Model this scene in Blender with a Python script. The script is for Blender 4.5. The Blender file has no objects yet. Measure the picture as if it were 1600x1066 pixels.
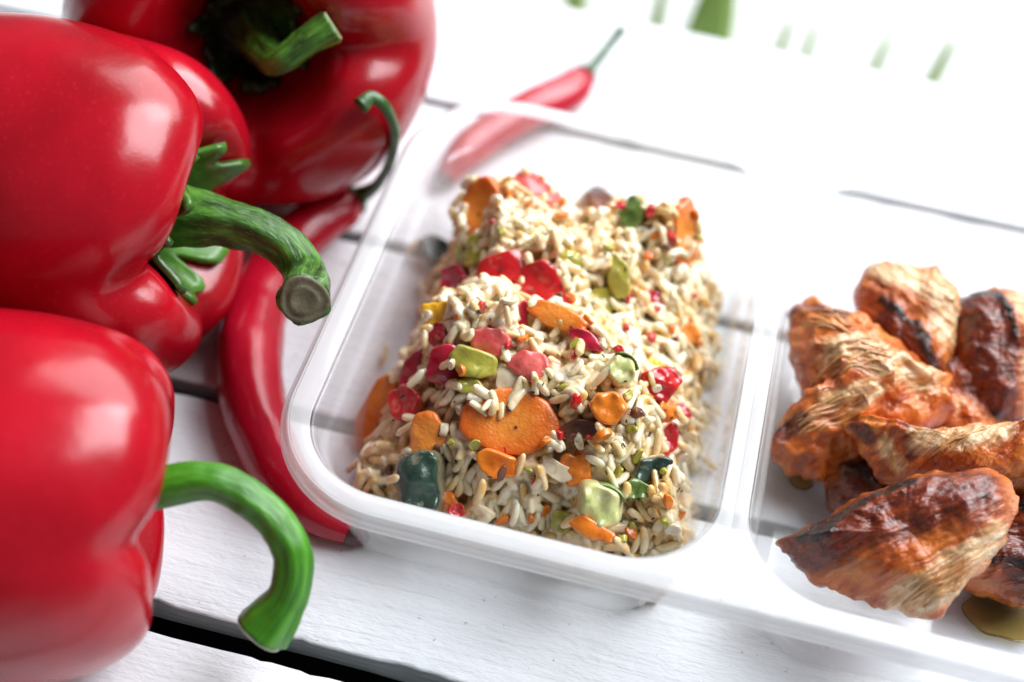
import bpy, bmesh, math, random
import numpy as np
from mathutils import Vector, Matrix

sc = bpy.context.scene
col = sc.collection
rng = np.random.default_rng(7)
random.seed(7)

# ---------------------------------------------------------------- camera
PLANK = 0.075
CAM_POS = np.array([0.0, -2.19227162 * PLANK, 4.34591156 * PLANK])
PITCH, ROLL, YAW = [math.radians(a) for a in (48.15893453, 6.22584746, 9.2204969)]
RM = (Matrix.Rotation(YAW, 3, 'Z') @ Matrix.Rotation(math.pi / 2 - PITCH, 3, 'X') @ Matrix.Rotation(ROLL, 3, 'Z'))
RN = np.array(RM)
cam_d = bpy.data.cameras.new('camera')
cam_d.lens = 50.0
cam_d.sensor_width = 36.0
cam_d.clip_start = 0.01
cam_d.clip_end = 50
cam_d.dof.use_dof = True
cam_d.dof.focus_distance = 0.365
cam_d.dof.aperture_fstop = 4.5
cam_d.dof.aperture_blades = 9
cam = bpy.data.objects.new('camera', cam_d)
col.objects.link(cam)
cam.matrix_world = Matrix.Translation(Vector(CAM_POS)) @ RM.to_4x4()
sc.camera = cam

# ---------------------------------------------------------------- world and window light
world = bpy.data.worlds.new('World')
sc.world = world
world.use_nodes = True
bg = world.node_tree.nodes['Background']
bg.inputs[0].default_value = (0.86, 0.92, 1.0, 1)
bg.inputs[1].default_value = 0.16


def area(name, loc, target, sx, sy, power, color):
    d = bpy.data.lights.new(name, 'AREA')
    d.shape = 'RECTANGLE'
    d.size, d.size_y = sx, sy
    d.energy = power
    d.color = color
    o = bpy.data.objects.new(name, d)
    col.objects.link(o)
    o.location = loc
    o.rotation_euler = (Vector(target) - Vector(loc)).to_track_quat('-Z', 'Y').to_euler()
    return o


area('window_light', (0.50, 1.95, 1.55), (-0.02, 0.06, 0.0), 2.3, 1.6, 70.0, (0.97, 0.985, 1.0))
area('side_window_light', (0.95, 0.70, 1.55), (-0.02, 0.05, 0.0), 1.3, 1.3, 68.0, (0.93, 0.965, 1.0))

sc.view_settings.view_transform = 'Standard'
sc.view_settings.look = 'None'
sc.view_settings.exposure = -0.03
sc.view_settings.gamma = 1.0
sc.view_settings.use_curve_mapping = False
sc.cycles.use_denoising = True
sc.cycles.max_bounces = 9
sc.cycles.transparent_max_bounces = 32
sc.cycles.caustics_reflective = False
sc.cycles.caustics_refractive = False


# ---------------------------------------------------------------- helpers
def ray(px, py):
    d = np.array([px - 800.0, -(py - 533.0), -2222.0])
    d = RN @ d
    return d / np.linalg.norm(d)


def at(px, py, z):
    """world point on the horizontal plane at height z seen at a photo pixel"""
    d = ray(px, py)
    t = (z - CAM_POS[2]) / d[2]
    return CAM_POS + d * t


def hash3(i, j, k, seed):
    n = (i * 374761393 + j * 668265263 + k * 2147483647 + seed * 974634777) & 0xFFFFFFFF
    n = ((n ^ (n >> 13)) * 1274126177) & 0xFFFFFFFF
    n = (n ^ (n >> 16)) & 0xFFFFFFFF
    return n / 4294967295.0


def noise3(P, seed=0):
    P = np.asarray(P, float) + 1000.0
    I = np.floor(P).astype(np.int64)
    F = P - I
    F = F * F * (3 - 2 * F)
    out = 0
    for a in (0, 1):
        for b in (0, 1):
            for c in (0, 1):
                w = (F[:, 0] if a else 1 - F[:, 0]) * (F[:, 1] if b else 1 - F[:, 1]) * (F[:, 2] if c else 1 - F[:, 2])
                out = out + w * hash3(I[:, 0] + a, I[:, 1] + b, I[:, 2] + c, seed)
    return out * 2 - 1


def fbm(P, scale, seed=0, octaves=4, gain=0.5):
    out, amp, s = 0, 1.0, scale
    for o in range(octaves):
        out = out + amp * noise3(np.asarray(P) * s, seed + o * 17)
        amp *= gain
        s *= 2.03
    return out


def obj(name, verts, faces, mat, parent=None, smooth=True, attrs=None):
    me = bpy.data.meshes.new(name)
    me.from_pydata([tuple(map(float, v)) for v in verts], [], [tuple(map(int, f)) for f in faces])
    me.validate()
    if smooth:
        me.polygons.foreach_set('use_smooth', [True] * len(me.polygons))
    if attrs:
        for k, v in attrs.items():
            a = me.attributes.new(k, 'FLOAT', 'POINT')
            a.data.foreach_set('value', np.asarray(v, np.float32))
    me.materials.append(mat)
    me.update()
    o = bpy.data.objects.new(name, me)
    col.objects.link(o)
    if parent is not None:
        o.parent = parent
        if parent.type == 'EMPTY' or True:
            o.matrix_parent_inverse = parent.matrix_world.inverted()
    return o


def fix_normals(o):
    bm = bmesh.new()
    bm.from_mesh(o.data)
    bmesh.ops.recalc_face_normals(bm, faces=bm.faces)
    bm.to_mesh(o.data)
    bm.free()
    return o


def empty(name, loc, label=None, cat=None, group=None, kind=None):
    o = bpy.data.objects.new(name, None)
    o.empty_display_size = 0.01
    col.objects.link(o)
    o.location = [float(c) for c in loc]
    o.matrix_world = Matrix.Translation(Vector(o.location))
    return tag(o, label, cat, group, kind)


def tag(o, label=None, cat=None, group=None, kind=None):
    if label:
        o['label'] = label
    if cat:
        o['category'] = cat
    if group:
        o['group'] = group
    if kind:
        o['kind'] = kind
    return o


def grid_faces(nr, nc, wrap=True, off=0):
    f = []
    cc = nc if wrap else nc - 1
    for i in range(nr - 1):
        for j in range(cc):
            k = (j + 1) % nc
            f.append((off + i * nc + j, off + i * nc + k, off + (i + 1) * nc + k, off + (i + 1) * nc + j))
    return f


def catmull(pts, n):
    pts = np.asarray(pts, float)
    P = np.vstack([2 * pts[0] - pts[1], pts, 2 * pts[-1] - pts[-2]])
    m = len(pts) - 1
    u = np.linspace(0, m, n)
    i = np.minimum(u.astype(int), m - 1)
    t = (u - i)[:, None]
    p0, p1, p2, p3 = P[i], P[i + 1], P[i + 2], P[i + 3]
    return 0.5 * ((2 * p1) + (-p0 + p2) * t + (2 * p0 - 5 * p1 + 4 * p2 - p3) * t * t + (-p0 + 3 * p1 - 3 * p2 + p3) * t ** 3)


def sweep(path, radii, nseg=28, nlen=60, ridge=0.0, nridge=5, seed=0, twist=0.6, rough=0.0, flat=1.0):
    """tube along a path; returns verts, faces, end frames"""
    C = catmull(path, nlen)
    R = catmull(np.asarray(radii, float)[:, None], nlen)[:, 0]
    T = np.gradient(C, axis=0)
    T /= np.linalg.norm(T, axis=1)[:, None]
    up = np.array([0.1, 0.2, 1.0])
    nrm = np.cross(T[0], up)
    nrm /= np.linalg.norm(nrm)
    V = []
    th = np.linspace(0, 2 * np.pi, nseg, endpoint=False)
    for i in range(nlen):
        nrm = nrm - T[i] * np.dot(nrm, T[i])
        nrm /= np.linalg.norm(nrm)
        b = np.cross(T[i], nrm)
        r = R[i] * (1 + ridge * np.cos(nridge * th + twist * i / nlen * 6 + seed) + 0.4 * ridge * np.cos((nridge + 4) * th + seed * 2))
        V.append(C[i] + (np.cos(th) * r)[:, None] * nrm + (np.sin(th) * r * flat)[:, None] * b)
    V = np.vstack(V)
    if rough:
        cen = np.repeat(C, nseg, axis=0)
        d = V - cen
        d /= np.maximum(np.linalg.norm(d, axis=1), 1e-9)[:, None]
        V = V + d * (rough * fbm(V, 180, seed + 3, 3))[:, None]
    return V, grid_faces(nlen, nseg), C, T, R


def cap(V, F, nseg, first=True, last=True):
    V = list(map(tuple, V))
    F = list(F)
    n = len(V) // nseg
    if first:
        c = np.mean(V[:nseg], axis=0)
        V.append(tuple(c))
        k = len(V) - 1
        F += [(k, (j + 1) % nseg, j) for j in range(nseg)]
    if last:
        o = (n - 1) * nseg
        c = np.mean(V[o:o + nseg], axis=0)
        V.append(tuple(c))
        k = len(V) - 1
        F += [(k, o + j, o + (j + 1) % nseg) for j in range(nseg)]
    return V, F


# ---------------------------------------------------------------- material kit
class NT:
    def __init__(self, name):
        self.m = bpy.data.materials.new(name)
        self.m.use_nodes = True
        self.t = self.m.node_tree
        self.n = self.t.nodes
        self.n.clear()
        self.out = self.n.new('ShaderNodeOutputMaterial')

    def new(self, typ, **kw):
        nd = self.n.new('ShaderNode' + typ)
        for k, v in kw.items():
            if k.startswith('i_'):
                key = k[2:].replace('_', ' ')
                nd.inputs[key].default_value = v
            else:
                setattr(nd, k, v)
        return nd

    def link(self, a, b):
        self.t.links.new(a, b)

    def bsdf(self, color=None, rough=0.5, **kw):
        b = self.new('BsdfPrincipled')
        if color is not None:
            if hasattr(color, 'links'):
                self.link(color, b.inputs['Base Color'])
            else:
                b.inputs['Base Color'].default_value = (*color, 1)
        if hasattr(rough, 'links'):
            self.link(rough, b.inputs['Roughness'])
        else:
            b.inputs['Roughness'].default_value = rough
        for k, v in kw.items():
            b.inputs[k.replace('_', ' ')].default_value = v
        self.link(b.outputs[0], self.out.inputs[0])
        return b

    def coord(self, kind='Object'):
        return self.new('TexCoord').outputs[kind]

    def pos(self):
        return self.new('NewGeometry').outputs['Position']

    def mapping(self, vec, scale=(1, 1, 1), rot=(0, 0, 0)):
        m = self.new('Mapping')
        m.inputs['Scale'].default_value = scale
        m.inputs['Rotation'].default_value = rot
        self.link(vec, m.inputs[0])
        return m.outputs[0]

    def noise(self, vec, scale, detail=4, rough=0.55, dist=0.0):
        n = self.new('TexNoise')
        n.inputs['Scale'].default_value = scale
        n.inputs['Detail'].default_value = detail
        n.inputs['Roughness'].default_value = rough
        n.inputs['Distortion'].default_value = dist
        self.link(vec, n.inputs['Vector'])
        return n.outputs['Fac']

    def ramp(self, fac, stops, interp='LINEAR'):
        r = self.new('ValToRGB')
        r.color_ramp.interpolation = interp
        e = r.color_ramp.elements
        while len(e) < len(stops):
            e.new(0.5)
        for i, (p, c) in enumerate(stops):
            e[i].position = p
            e[i].color = (*c, 1) if len(c) == 3 else c
        self.link(fac, r.inputs[0])
        return r.outputs[0]

    def mix(self, fac, a, b, mode='MIX'):
        m = self.new('Mix', data_type='RGBA', blend_type=mode)
        for sock, v in ((m.inputs[0], fac), (m.inputs[6], a), (m.inputs[7], b)):
            if hasattr(v, 'links'):
                self.link(v, sock)
            else:
                sock.default_value = v if not isinstance(v, tuple) else ((*v, 1) if len(v) == 3 else v)
        return m.outputs[2]

    def math(self, op, a, b=None, c=None):
        m = self.new('Math', operation=op)
        for i, v in enumerate((a, b, c)):
            if v is None:
                continue
            if hasattr(v, 'links'):
                self.link(v, m.inputs[i])
            else:
                m.inputs[i].default_value = v
        return m.outputs[0]

    def attr(self, name):
        a = self.new('Attribute', attribute_name=name)
        return a.outputs['Fac']

    def bump(self, height, dist, strength, bsdf, prev=None):
        b = self.new('Bump')
        b.inputs['Strength'].default_value = strength
        b.inputs['Distance'].default_value = dist
        self.link(height, b.inputs['Height'])
        if prev is not None:
            self.link(prev, b.inputs['Normal'])
        if bsdf is not None:
            self.link(b.outputs[0], bsdf.inputs['Normal'])
        return b.outputs[0]


M = {}


def mat_planks():
    k = NT('white_painted_wood')
    p = k.pos()
    st = k.mapping(p, (14, 160, 60))
    grain = k.noise(st, 1.0, 5, 0.6, 0.4)
    blot = k.noise(p, 22, 4, 0.6)
    fine = k.noise(k.mapping(p, (260, 700, 500)), 1.0, 4, 0.65)
    c = k.mix(k.ramp(blot, [(0.35, (0, 0, 0)), (0.7, (1, 1, 1))]), (0.785, 0.80, 0.825), (0.725, 0.745, 0.785))
    speck = k.noise(p, 420, 2, 0.5)
    c = k.mix(k.ramp(speck, [(0.70, (0, 0, 0)), (0.75, (1, 1, 1))]), c, (0.42, 0.43, 0.46))
    # bare grey wood on the sawn edges and underneath
    geo = k.new('NewGeometry')
    sep = k.new('SeparateXYZ')
    k.link(geo.outputs['Normal'], sep.inputs[0])
    edge = k.math('SUBTRACT', sep.outputs[2], k.math('MULTIPLY', k.math('SUBTRACT', blot, 0.5), 0.5))
    em = k.ramp(edge, [(0.18, (1, 1, 1)), (0.5, (0, 0, 0))])
    wood = k.ramp(k.noise(k.mapping(p, (30, 300, 500)), 1.0, 4), [(0.3, (0.26, 0.29, 0.295)), (0.7, (0.50, 0.54, 0.545))])
    c = k.mix(em, c, wood)
    b = k.bsdf(c, k.ramp(blot, [(0.3, (0.42, 0.42, 0.42)), (0.7, (0.58, 0.58, 0.58))]))
    b.inputs['Specular IOR Level'].default_value = 0.45
    n1 = k.bump(grain, 0.0012, 0.75, None)
    k.bump(fine, 0.0005, 0.8, b, n1)
    return k.m


def mat_simple(name, color, rough=0.5, **kw):
    k = NT(name)
    k.bsdf(color, rough, **kw)
    return k.m


def mat_plastic(name, milky, rough, tint=(0.985, 0.99, 0.995)):
    k = NT(name)
    tr = k.new('BsdfTransparent')
    tr.inputs[0].default_value = (*tint, 1)
    gl = k.new('BsdfGlossy')
    gl.inputs['Roughness'].default_value = rough
    p = k.pos()
    bmp = k.noise(p, 60, 2)
    bn = k.bump(bmp, 0.0008, 0.35, None)
    k.link(bn, gl.inputs['Normal'])
    lw = k.new('LayerWeight')
    lw.inputs[0].default_value = 0.5
    k.link(bn, lw.inputs['Normal'])
    fr = k.math('ADD', k.math('MULTIPLY', k.math('POWER', lw.outputs['Facing'], 4.5), 0.6), 0.035)
    m1 = k.new('MixShader')
    k.link(fr, m1.inputs[0])
    k.link(tr.outputs[0], m1.inputs[1])
    k.link(gl.outputs[0], m1.inputs[2])
    df = k.new('BsdfDiffuse')
    df.inputs[0].default_value = (0.95, 0.955, 0.965, 1)
    tl = k.new('BsdfTranslucent')
    tl.inputs[0].default_value = (0.96, 0.965, 0.975, 1)
    m2 = k.new('MixShader')
    m2.inputs[0].default_value = 0.5
    k.link(df.outputs[0], m2.inputs[1])
    k.link(tl.outputs[0], m2.inputs[2])
    m3 = k.new('MixShader')
    m3.inputs[0].default_value = milky
    k.link(m1.outputs[0], m3.inputs[1])
    k.link(m2.outputs[0], m3.inputs[2])
    k.link(m3.outputs[0], k.out.inputs[0])
    return k.m


def mat_pepper(name, deep, bright, rough=0.24):
    k = NT(name)
    p = k.coord('Object')
    n = k.noise(p, 28, 3, 0.5)
    c = k.mix(k.ramp(n, [(0.3, (0, 0, 0)), (0.72, (1, 1, 1))]), deep, bright)
    pores = k.noise(p, 900, 2, 0.5)
    c = k.mix(k.ramp(pores, [(0.60, (0, 0, 0)), (0.74, (0.30, 0.30, 0.30))]), c, tuple(min(1, x * 1.25 + 0.02) for x in bright))
    blotch = k.noise(p, 9, 3, 0.6)
    c = k.mix(k.ramp(blotch, [(0.52, (0, 0, 0)), (0.75, (0.45, 0.45, 0.45))]), c, tuple(x * 0.55 for x in deep))
    b = k.bsdf(c, rough)
    b.inputs['Subsurface Weight'].default_value = 0.12
    b.inputs['Subsurface Radius'].default_value = (0.004, 0.0006, 0.0006)
    b.inputs['Subsurface Scale'].default_value = 1.0
    b.inputs['IOR'].default_value = 1.48
    w = k.noise(p, 55, 2, 0.5)
    n1 = k.bump(w, 0.0016, 0.26, None)
    k.bump(pores, 0.0002, 0.14, b, n1)
    return k.m


def mat_stem(name, c1, c2, c3, streak=0.6):
    k = NT(name)
    p = k.coord('Object')
    cb = k.new('CombineXYZ')
    k.link(k.math('MULTIPLY', k.attr('su'), 45.0), cb.inputs[0])
    k.link(k.math('MULTIPLY', k.attr('sc'), 2.6), cb.inputs[1])
    k.link(k.math('MULTIPLY', k.attr('ss'), 2.6), cb.inputs[2])
    ad = k.new('VectorMath', operation='ADD')
    k.link(cb.outputs[0], ad.inputs[0])
    k.link(k.mapping(p, (40, 40, 40)), ad.inputs[1])
    v = ad.outputs[0]
    n = k.noise(v, 1.0, 4, 0.55)
    n2 = k.noise(v, 3.6, 4, 0.6)
    c = k.ramp(n, [(0.34, c1), (0.52, c2), (0.72, c3)])
    hi = tuple(min(1, x * 1.5 + 0.03) for x in c3)
    c = k.mix(k.ramp(n2, [(0.54, (0, 0, 0)), (0.76, (streak, streak, streak))]), c, hi)
    b = k.bsdf(c, 0.34)
    b.inputs['Subsurface Weight'].default_value = 0.08
    b.inputs['Subsurface Radius'].default_value = (0.001, 0.002, 0.0005)
    b.inputs['Subsurface Scale'].default_value = 1.0
    n1 = k.bump(n, 0.0022, 0.3, None)
    k.bump(n2, 0.0007, 0.4, b, n1)
    return k.m


def mat_food(name, c1, c2, rough=0.25, sss=0.25, scale=160, spots=None, radius=(0.003, 0.0015, 0.0008), bump=0.5, coat=0.3, wet=True):
    k = NT(name)
    p = k.coord('Object')
    oi = k.new('ObjectInfo')
    off = k.new('VectorMath', operation='ADD')
    k.link(p, off.inputs[0])
    k.link(oi.outputs['Location'], off.inputs[1])
    v = off.outputs[0]
    n = k.noise(v, scale, 4, 0.6, 0.3)
    c = k.mix(k.ramp(n, [(0.30, (0, 0, 0)), (0.70, (1, 1, 1))]), c1, c2)
    if spots:
        s = k.noise(v, spots[1], 3, 0.5)
        c = k.mix(k.ramp(s, [(spots[2], (0, 0, 0)), (spots[2] + 0.04, (1, 1, 1))]), c, spots[0])
    if wet:
        flesh = tuple(min(0.9, 0.75 * x + 0.22 * y) for x, y in zip(c2, (1.0, 0.62, 0.36)))
        c = k.mix(k.math('MULTIPLY', k.attr('cut'), 0.6), c, flesh)
        # starchy film and cooked, darker patches
        big = k.noise(v, 210, 4, 0.65, 0.5)
        dark = tuple(x * 0.55 for x in c1)
        c = k.mix(k.ramp(big, [(0.30, (0.75, 0.75, 0.75)), (0.44, (0, 0, 0))]), c, dark)
        pale = tuple(min(0.9, 0.35 * x + 0.40 * y) for x, y in zip(c2, (1.0, 0.82, 0.58)))
        c = k.mix(k.ramp(big, [(0.60, (0, 0, 0)), (0.80, (0.65, 0.65, 0.65))]), c, pale)
    b = k.bsdf(c, rough)
    b.inputs['Subsurface Weight'].default_value = sss
    b.inputs['Subsurface Radius'].default_value = radius
    b.inputs['Subsurface Scale'].default_value = 1.0
    b.inputs['Coat Weight'].default_value = coat
    b.inputs['Coat Roughness'].default_value = 0.1
    n1 = k.bump(n, 0.0010, bump * 0.5, None)
    k.bump(k.noise(v, scale * 4, 3), 0.0004, bump * 0.8, b, n1)
    return k.m


def mat_rice():
    k = NT('cooked_rice')
    p = k.pos()
    geo = k.new('NewGeometry')
    isl = geo.outputs['Random Per Island']
    oi = k.new('ObjectInfo').outputs['Random']
    cellv = k.new('TexVoronoi')
    cellv.inputs['Scale'].default_value = 260
    k.link(p, cellv.inputs['Vector'])
    sepc = k.new('SeparateColor')
    k.link(cellv.outputs['Color'], sepc.inputs[0])
    r = k.math('FRACT', k.math('ADD', sepc.outputs[0], oi))
    base = k.ramp(r, [(0.0, (0.88, 0.79, 0.60)), (0.35, (0.85, 0.71, 0.47)), (0.65, (0.89, 0.82, 0.67)), (0.88, (0.80, 0.61, 0.32)), (1.0, (0.72, 0.47, 0.16))])
    sauce = k.noise(p, 75, 4, 0.6)
    c = k.mix(k.ramp(sauce, [(0.42, (0, 0, 0)), (0.70, (0.85, 0.85, 0.85))]), base, (0.64, 0.36, 0.085))
    fine = k.noise(p, 520, 3, 0.6)
    c = k.mix(k.ramp(fine, [(0.58, (0, 0, 0)), (0.75, (0.5, 0.5, 0.5))]), c, (0.50, 0.30, 0.10))
    b = k.bsdf(c, 0.30)
    b.inputs['Subsurface Weight'].default_value = 0.6
    b.inputs['Subsurface Radius'].default_value = (0.0030, 0.0021, 0.0013)
    b.inputs['Subsurface Scale'].default_value = 1.0
    b.inputs['Coat Weight'].default_value = 0.4
    b.inputs['Coat Roughness'].default_value = 0.12
    k.bump(k.noise(p, 900, 3), 0.0003, 0.5, b)
    return k.m


def mat_core():
    k = NT('saucy_rice_core')
    p = k.pos()
    n = k.noise(p, 240, 4, 0.65)
    c = k.ramp(n, [(0.3, (0.30, 0.11, 0.02)), (0.5, (0.50, 0.25, 0.07)), (0.72, (0.68, 0.44, 0.18))])
    b = k.bsdf(c, 0.3)
    k.bump(n, 0.003, 0.9, b)
    return k.m


def mat_carrot():
    k = NT('cooked_carrot')
    p = k.coord('Object')
    ln = k.new('VectorMath', operation='LENGTH')
    flat = k.mapping(p, (1, 1, 0))
    k.link(flat, ln.inputs[0])
    d = k.math('ADD', ln.outputs['Value'], k.math('MULTIPLY', k.math('SUBTRACT', k.noise(p, 180, 3), 0.5), 0.004))
    c = k.ramp(k.math('MULTIPLY', d, 60), [(0.0, (0.76, 0.26, 0.035)), (0.26, (0.75, 0.235, 0.028)), (0.36, (0.68, 0.17, 0.015)), (0.7, (0.68, 0.13, 0.008)), (0.95, (0.58, 0.085, 0.004))])
    n = k.noise(p, 300, 4, 0.6)
    c = k.mix(k.ramp(n, [(0.55, (0, 0, 0)), (0.8, (0.6, 0.6, 0.6))]), c, (0.78, 0.30, 0.06))
    b = k.bsdf(c, 0.3)
    b.inputs['Subsurface Weight'].default_value = 0.3
    b.inputs['Subsurface Radius'].default_value = (0.004, 0.0016, 0.0005)
    b.inputs['Subsurface Scale'].default_value = 1.0
    b.inputs['Coat Weight'].default_value = 0.3
    b.inputs['Coat Roughness'].default_value = 0.15
    n1 = k.bump(n, 0.0012, 0.5, None)
    k.bump(k.noise(p, 1500, 2), 0.0003, 0.4, b, n1)
    return k.m


def mat_chicken():
    k = NT('glazed_grilled_chicken')
    p = k.coord('Object')
    char, pale, glaze = k.attr('char'), k.attr('pale'), k.attr('glaze')
    cb = k.new('CombineXYZ')
    k.link(k.math('MULTIPLY', k.attr('fu'), 70.0), cb.inputs[0])
    k.link(k.math('MULTIPLY', k.attr('fw'), 620.0), cb.inputs[1])
    sp = k.new('SeparateXYZ')
    k.link(p, sp.inputs[0])
    k.link(k.math('MULTIPLY', sp.outputs[2], 120.0), cb.inputs[2])
    fib = k.noise(cb.outputs[0], 1.0, 4, 0.6, 0.3)
    n = k.noise(p, 90, 4, 0.6, 0.3)
    n2 = k.noise(p, 380, 4, 0.6)
    mixn = k.math('ADD', k.math('MULTIPLY', n, 0.6), k.math('MULTIPLY', fib, 0.4))
    base = k.ramp(mixn, [(0.32, (0.17, 0.022, 0.004)), (0.43, (0.43, 0.078, 0.010)), (0.54, (0.62, 0.165, 0.024)), (0.70, (0.74, 0.33, 0.09))])
    red = k.ramp(k.math('ADD', k.math('MULTIPLY', n2, 0.5), k.math('MULTIPLY', fib, 0.5)), [(0.34, (0.050, 0.007, 0.003)), (0.50, (0.15, 0.020, 0.006)), (0.68, (0.34, 0.062, 0.012))])
    gm = k.math('ADD', glaze, k.math('MULTIPLY', k.math('SUBTRACT', n, 0.5), 1.0))
    c = k.mix(k.ramp(gm, [(0.22, (0, 0, 0)), (0.66, (1, 1, 1))]), base, red)
    pc = k.ramp(fib, [(0.30, (0.42, 0.14, 0.035)), (0.45, (0.66, 0.36, 0.15)), (0.6, (0.78, 0.56, 0.34)), (0.75, (0.82, 0.66, 0.47))])
    pm = k.math('ADD', pale, k.math('MULTIPLY', k.math('SUBTRACT', mixn, 0.5), 1.2))
    c = k.mix(k.ramp(pm, [(0.36, (0, 0, 0)), (0.8, (1, 1, 1))]), c, pc)
    cm = k.math('ADD', k.math('ADD', char, k.math('MULTIPLY', k.math('SUBTRACT', n2, 0.5), 1.1)), k.math('MULTIPLY', k.math('SUBTRACT', n, 0.5), 1.3))
    c = k.mix(k.ramp(cm, [(0.40, (0, 0, 0)), (0.80, (0.8, 0.8, 0.8)), (1.0, (1, 1, 1))]), c, (0.014, 0.006, 0.005))
    b = k.bsdf(c, k.ramp(n2, [(0.3, (0.2, 0.2, 0.2)), (0.7, (0.40, 0.40, 0.40))]))
    b.inputs['Subsurface Weight'].default_value = 0.10
    b.inputs['Subsurface Radius'].default_value = (0.003, 0.0010, 0.0005)
    b.inputs['Subsurface Scale'].default_value = 1.0
    b.inputs['Coat Weight'].default_value = 0.25
    b.inputs['Coat Roughness'].default_value = 0.16
    n1 = k.bump(n, 0.003, 0.25, None)
    n3 = k.bump(fib, 0.0014, 0.85, None, n1)
    k.bump(n2, 0.0010, 0.5, b, n3)
    return k.m


M['plank'] = mat_planks()
M['dark'] = mat_simple('under_table_shade', (0.010, 0.010, 0.011), 0.9)  # near black, puts the shade below the planks into the colour
M['rim'] = mat_plastic('frosted_plastic_rim', 0.42, 0.12)
M['wall'] = mat_plastic('clear_plastic_wall', 0.12, 0.13)
M['pepper'] = mat_pepper('red_pepper_skin', (0.28, 0.0014, 0.0060), (0.46, 0.0040, 0.016), 0.21)
M['chilli'] = mat_pepper('red_chilli_skin', (0.34, 0.0028, 0.014), (0.46, 0.006, 0.026), 0.21)
M['stem'] = mat_stem('green_pepper_stem', (0.022, 0.06, 0.008), (0.07, 0.20, 0.02), (0.13, 0.34, 0.04))
M['stem_dark'] = mat_stem('dark_pepper_stem', (0.012, 0.034, 0.008), (0.045, 0.13, 0.016), (0.11, 0.28, 0.035))
M['calyx_shade'] = mat_stem('hollow_shaded_calyx', (0.004, 0.007, 0.003), (0.020, 0.040, 0.010), (0.09, 0.19, 0.03))  # darkened green: shade of the back pepper's hollow painted into its calyx
M['stem_fresh'] = mat_stem('fresh_pepper_stem', (0.03, 0.14, 0.005), (0.05, 0.21, 0.009), (0.085, 0.29, 0.02), 0.2)
M['chilli_stem'] = mat_stem('green_chilli_stem', (0.010, 0.035, 0.008), (0.028, 0.085, 0.018), (0.055, 0.14, 0.03))
M['cut'] = mat_food('dry_cut_stem_end', (0.10, 0.085, 0.045), (0.22, 0.20, 0.12), 0.7, 0.0, 300, coat=0.0, wet=False)
M['cut_pale'] = mat_food('pale_cut_stem_end', (0.42, 0.44, 0.30), (0.60, 0.60, 0.48), 0.6, 0.0, 300, coat=0.0, wet=False)
M['cut_green'] = mat_food('green_cut_stem_end', (0.16, 0.22, 0.07), (0.34, 0.38, 0.20), 0.6, 0.0, 300, coat=0.0, wet=False)
M['tip'] = mat_food('dried_chilli_tip', (0.03, 0.010, 0.010), (0.09, 0.02, 0.02), 0.4, 0.0, 300)
M['rice'] = mat_rice()
M['core'] = mat_core()
M['carrot'] = mat_carrot()
M['red'] = mat_food('cooked_red_pepper', (0.42, 0.006, 0.010), (0.60, 0.018, 0.016), 0.2, 0.2, 120, ((0.02, 0.012, 0.01), 260, 0.70), coat=0.5)
M['red_pink'] = mat_food('red_pepper_flesh_and_glare', (0.52, 0.03, 0.04), (0.70, 0.16, 0.13), 0.25, 0.25, 160, coat=0.5)  # pale red flesh; on the back piece the pink is painted glare
M['magenta'] = mat_food('cooked_dark_red_pepper', (0.30, 0.004, 0.016), (0.50, 0.012, 0.040), 0.2, 0.2, 120, coat=0.5)
M['yellow'] = mat_food('cooked_yellow_pepper', (0.72, 0.36, 0.012), (0.80, 0.48, 0.03), 0.25, 0.25, 120, ((0.06, 0.03, 0.01), 300, 0.72))
M['amber'] = mat_food('cooked_orange_pepper', (0.62, 0.13, 0.006), (0.72, 0.22, 0.014), 0.25, 0.25, 120)
M['olive'] = mat_food('cooked_green_pepper', (0.26, 0.24, 0.020), (0.46, 0.42, 0.07), 0.25, 0.25, 130, ((0.62, 0.56, 0.25), 200, 0.62))
M['courgette_flesh'] = mat_food('courgette_flesh', (0.42, 0.46, 0.14), (0.60, 0.60, 0.28), 0.3, 0.35, 150, ((0.70, 0.66, 0.40), 260, 0.6))
M['courgette_skin'] = mat_food('courgette_skin', (0.008, 0.022, 0.018), (0.030, 0.065, 0.040), 0.25, 0.05, 180, ((0.16, 0.24, 0.12), 330, 0.66))
M['green_skin'] = mat_food('green_courgette_skin', (0.06, 0.12, 0.02), (0.16, 0.24, 0.05), 0.25, 0.1, 180)
M['brown'] = mat_food('browned_mushroom_and_shade', (0.07, 0.022, 0.010), (0.24, 0.07, 0.03), 0.3, 0.1, 180)  # mushroom brown, also painted as shade in one rice hollow
M['onion'] = mat_food('cooked_onion', (0.66, 0.54, 0.36), (0.74, 0.66, 0.52), 0.2, 0.5, 140, coat=0.6)
M['fibre'] = mat_food('torn_chicken_fibre', (0.46, 0.16, 0.045), (0.68, 0.40, 0.18), 0.35, 0.3, 200)
M['herb'] = mat_simple('dried_herb', (0.018, 0.015, 0.008), 0.6)
M['chicken'] = mat_chicken()
M['grass'] = mat_food('garden_leaf', (0.16, 0.34, 0.02), (0.34, 0.50, 0.06), 0.4, 0.0, 30, coat=0.0, wet=False)
M['ground'] = mat_simple('pale_terrace', (0.80, 0.81, 0.80), 0.8)


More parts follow.
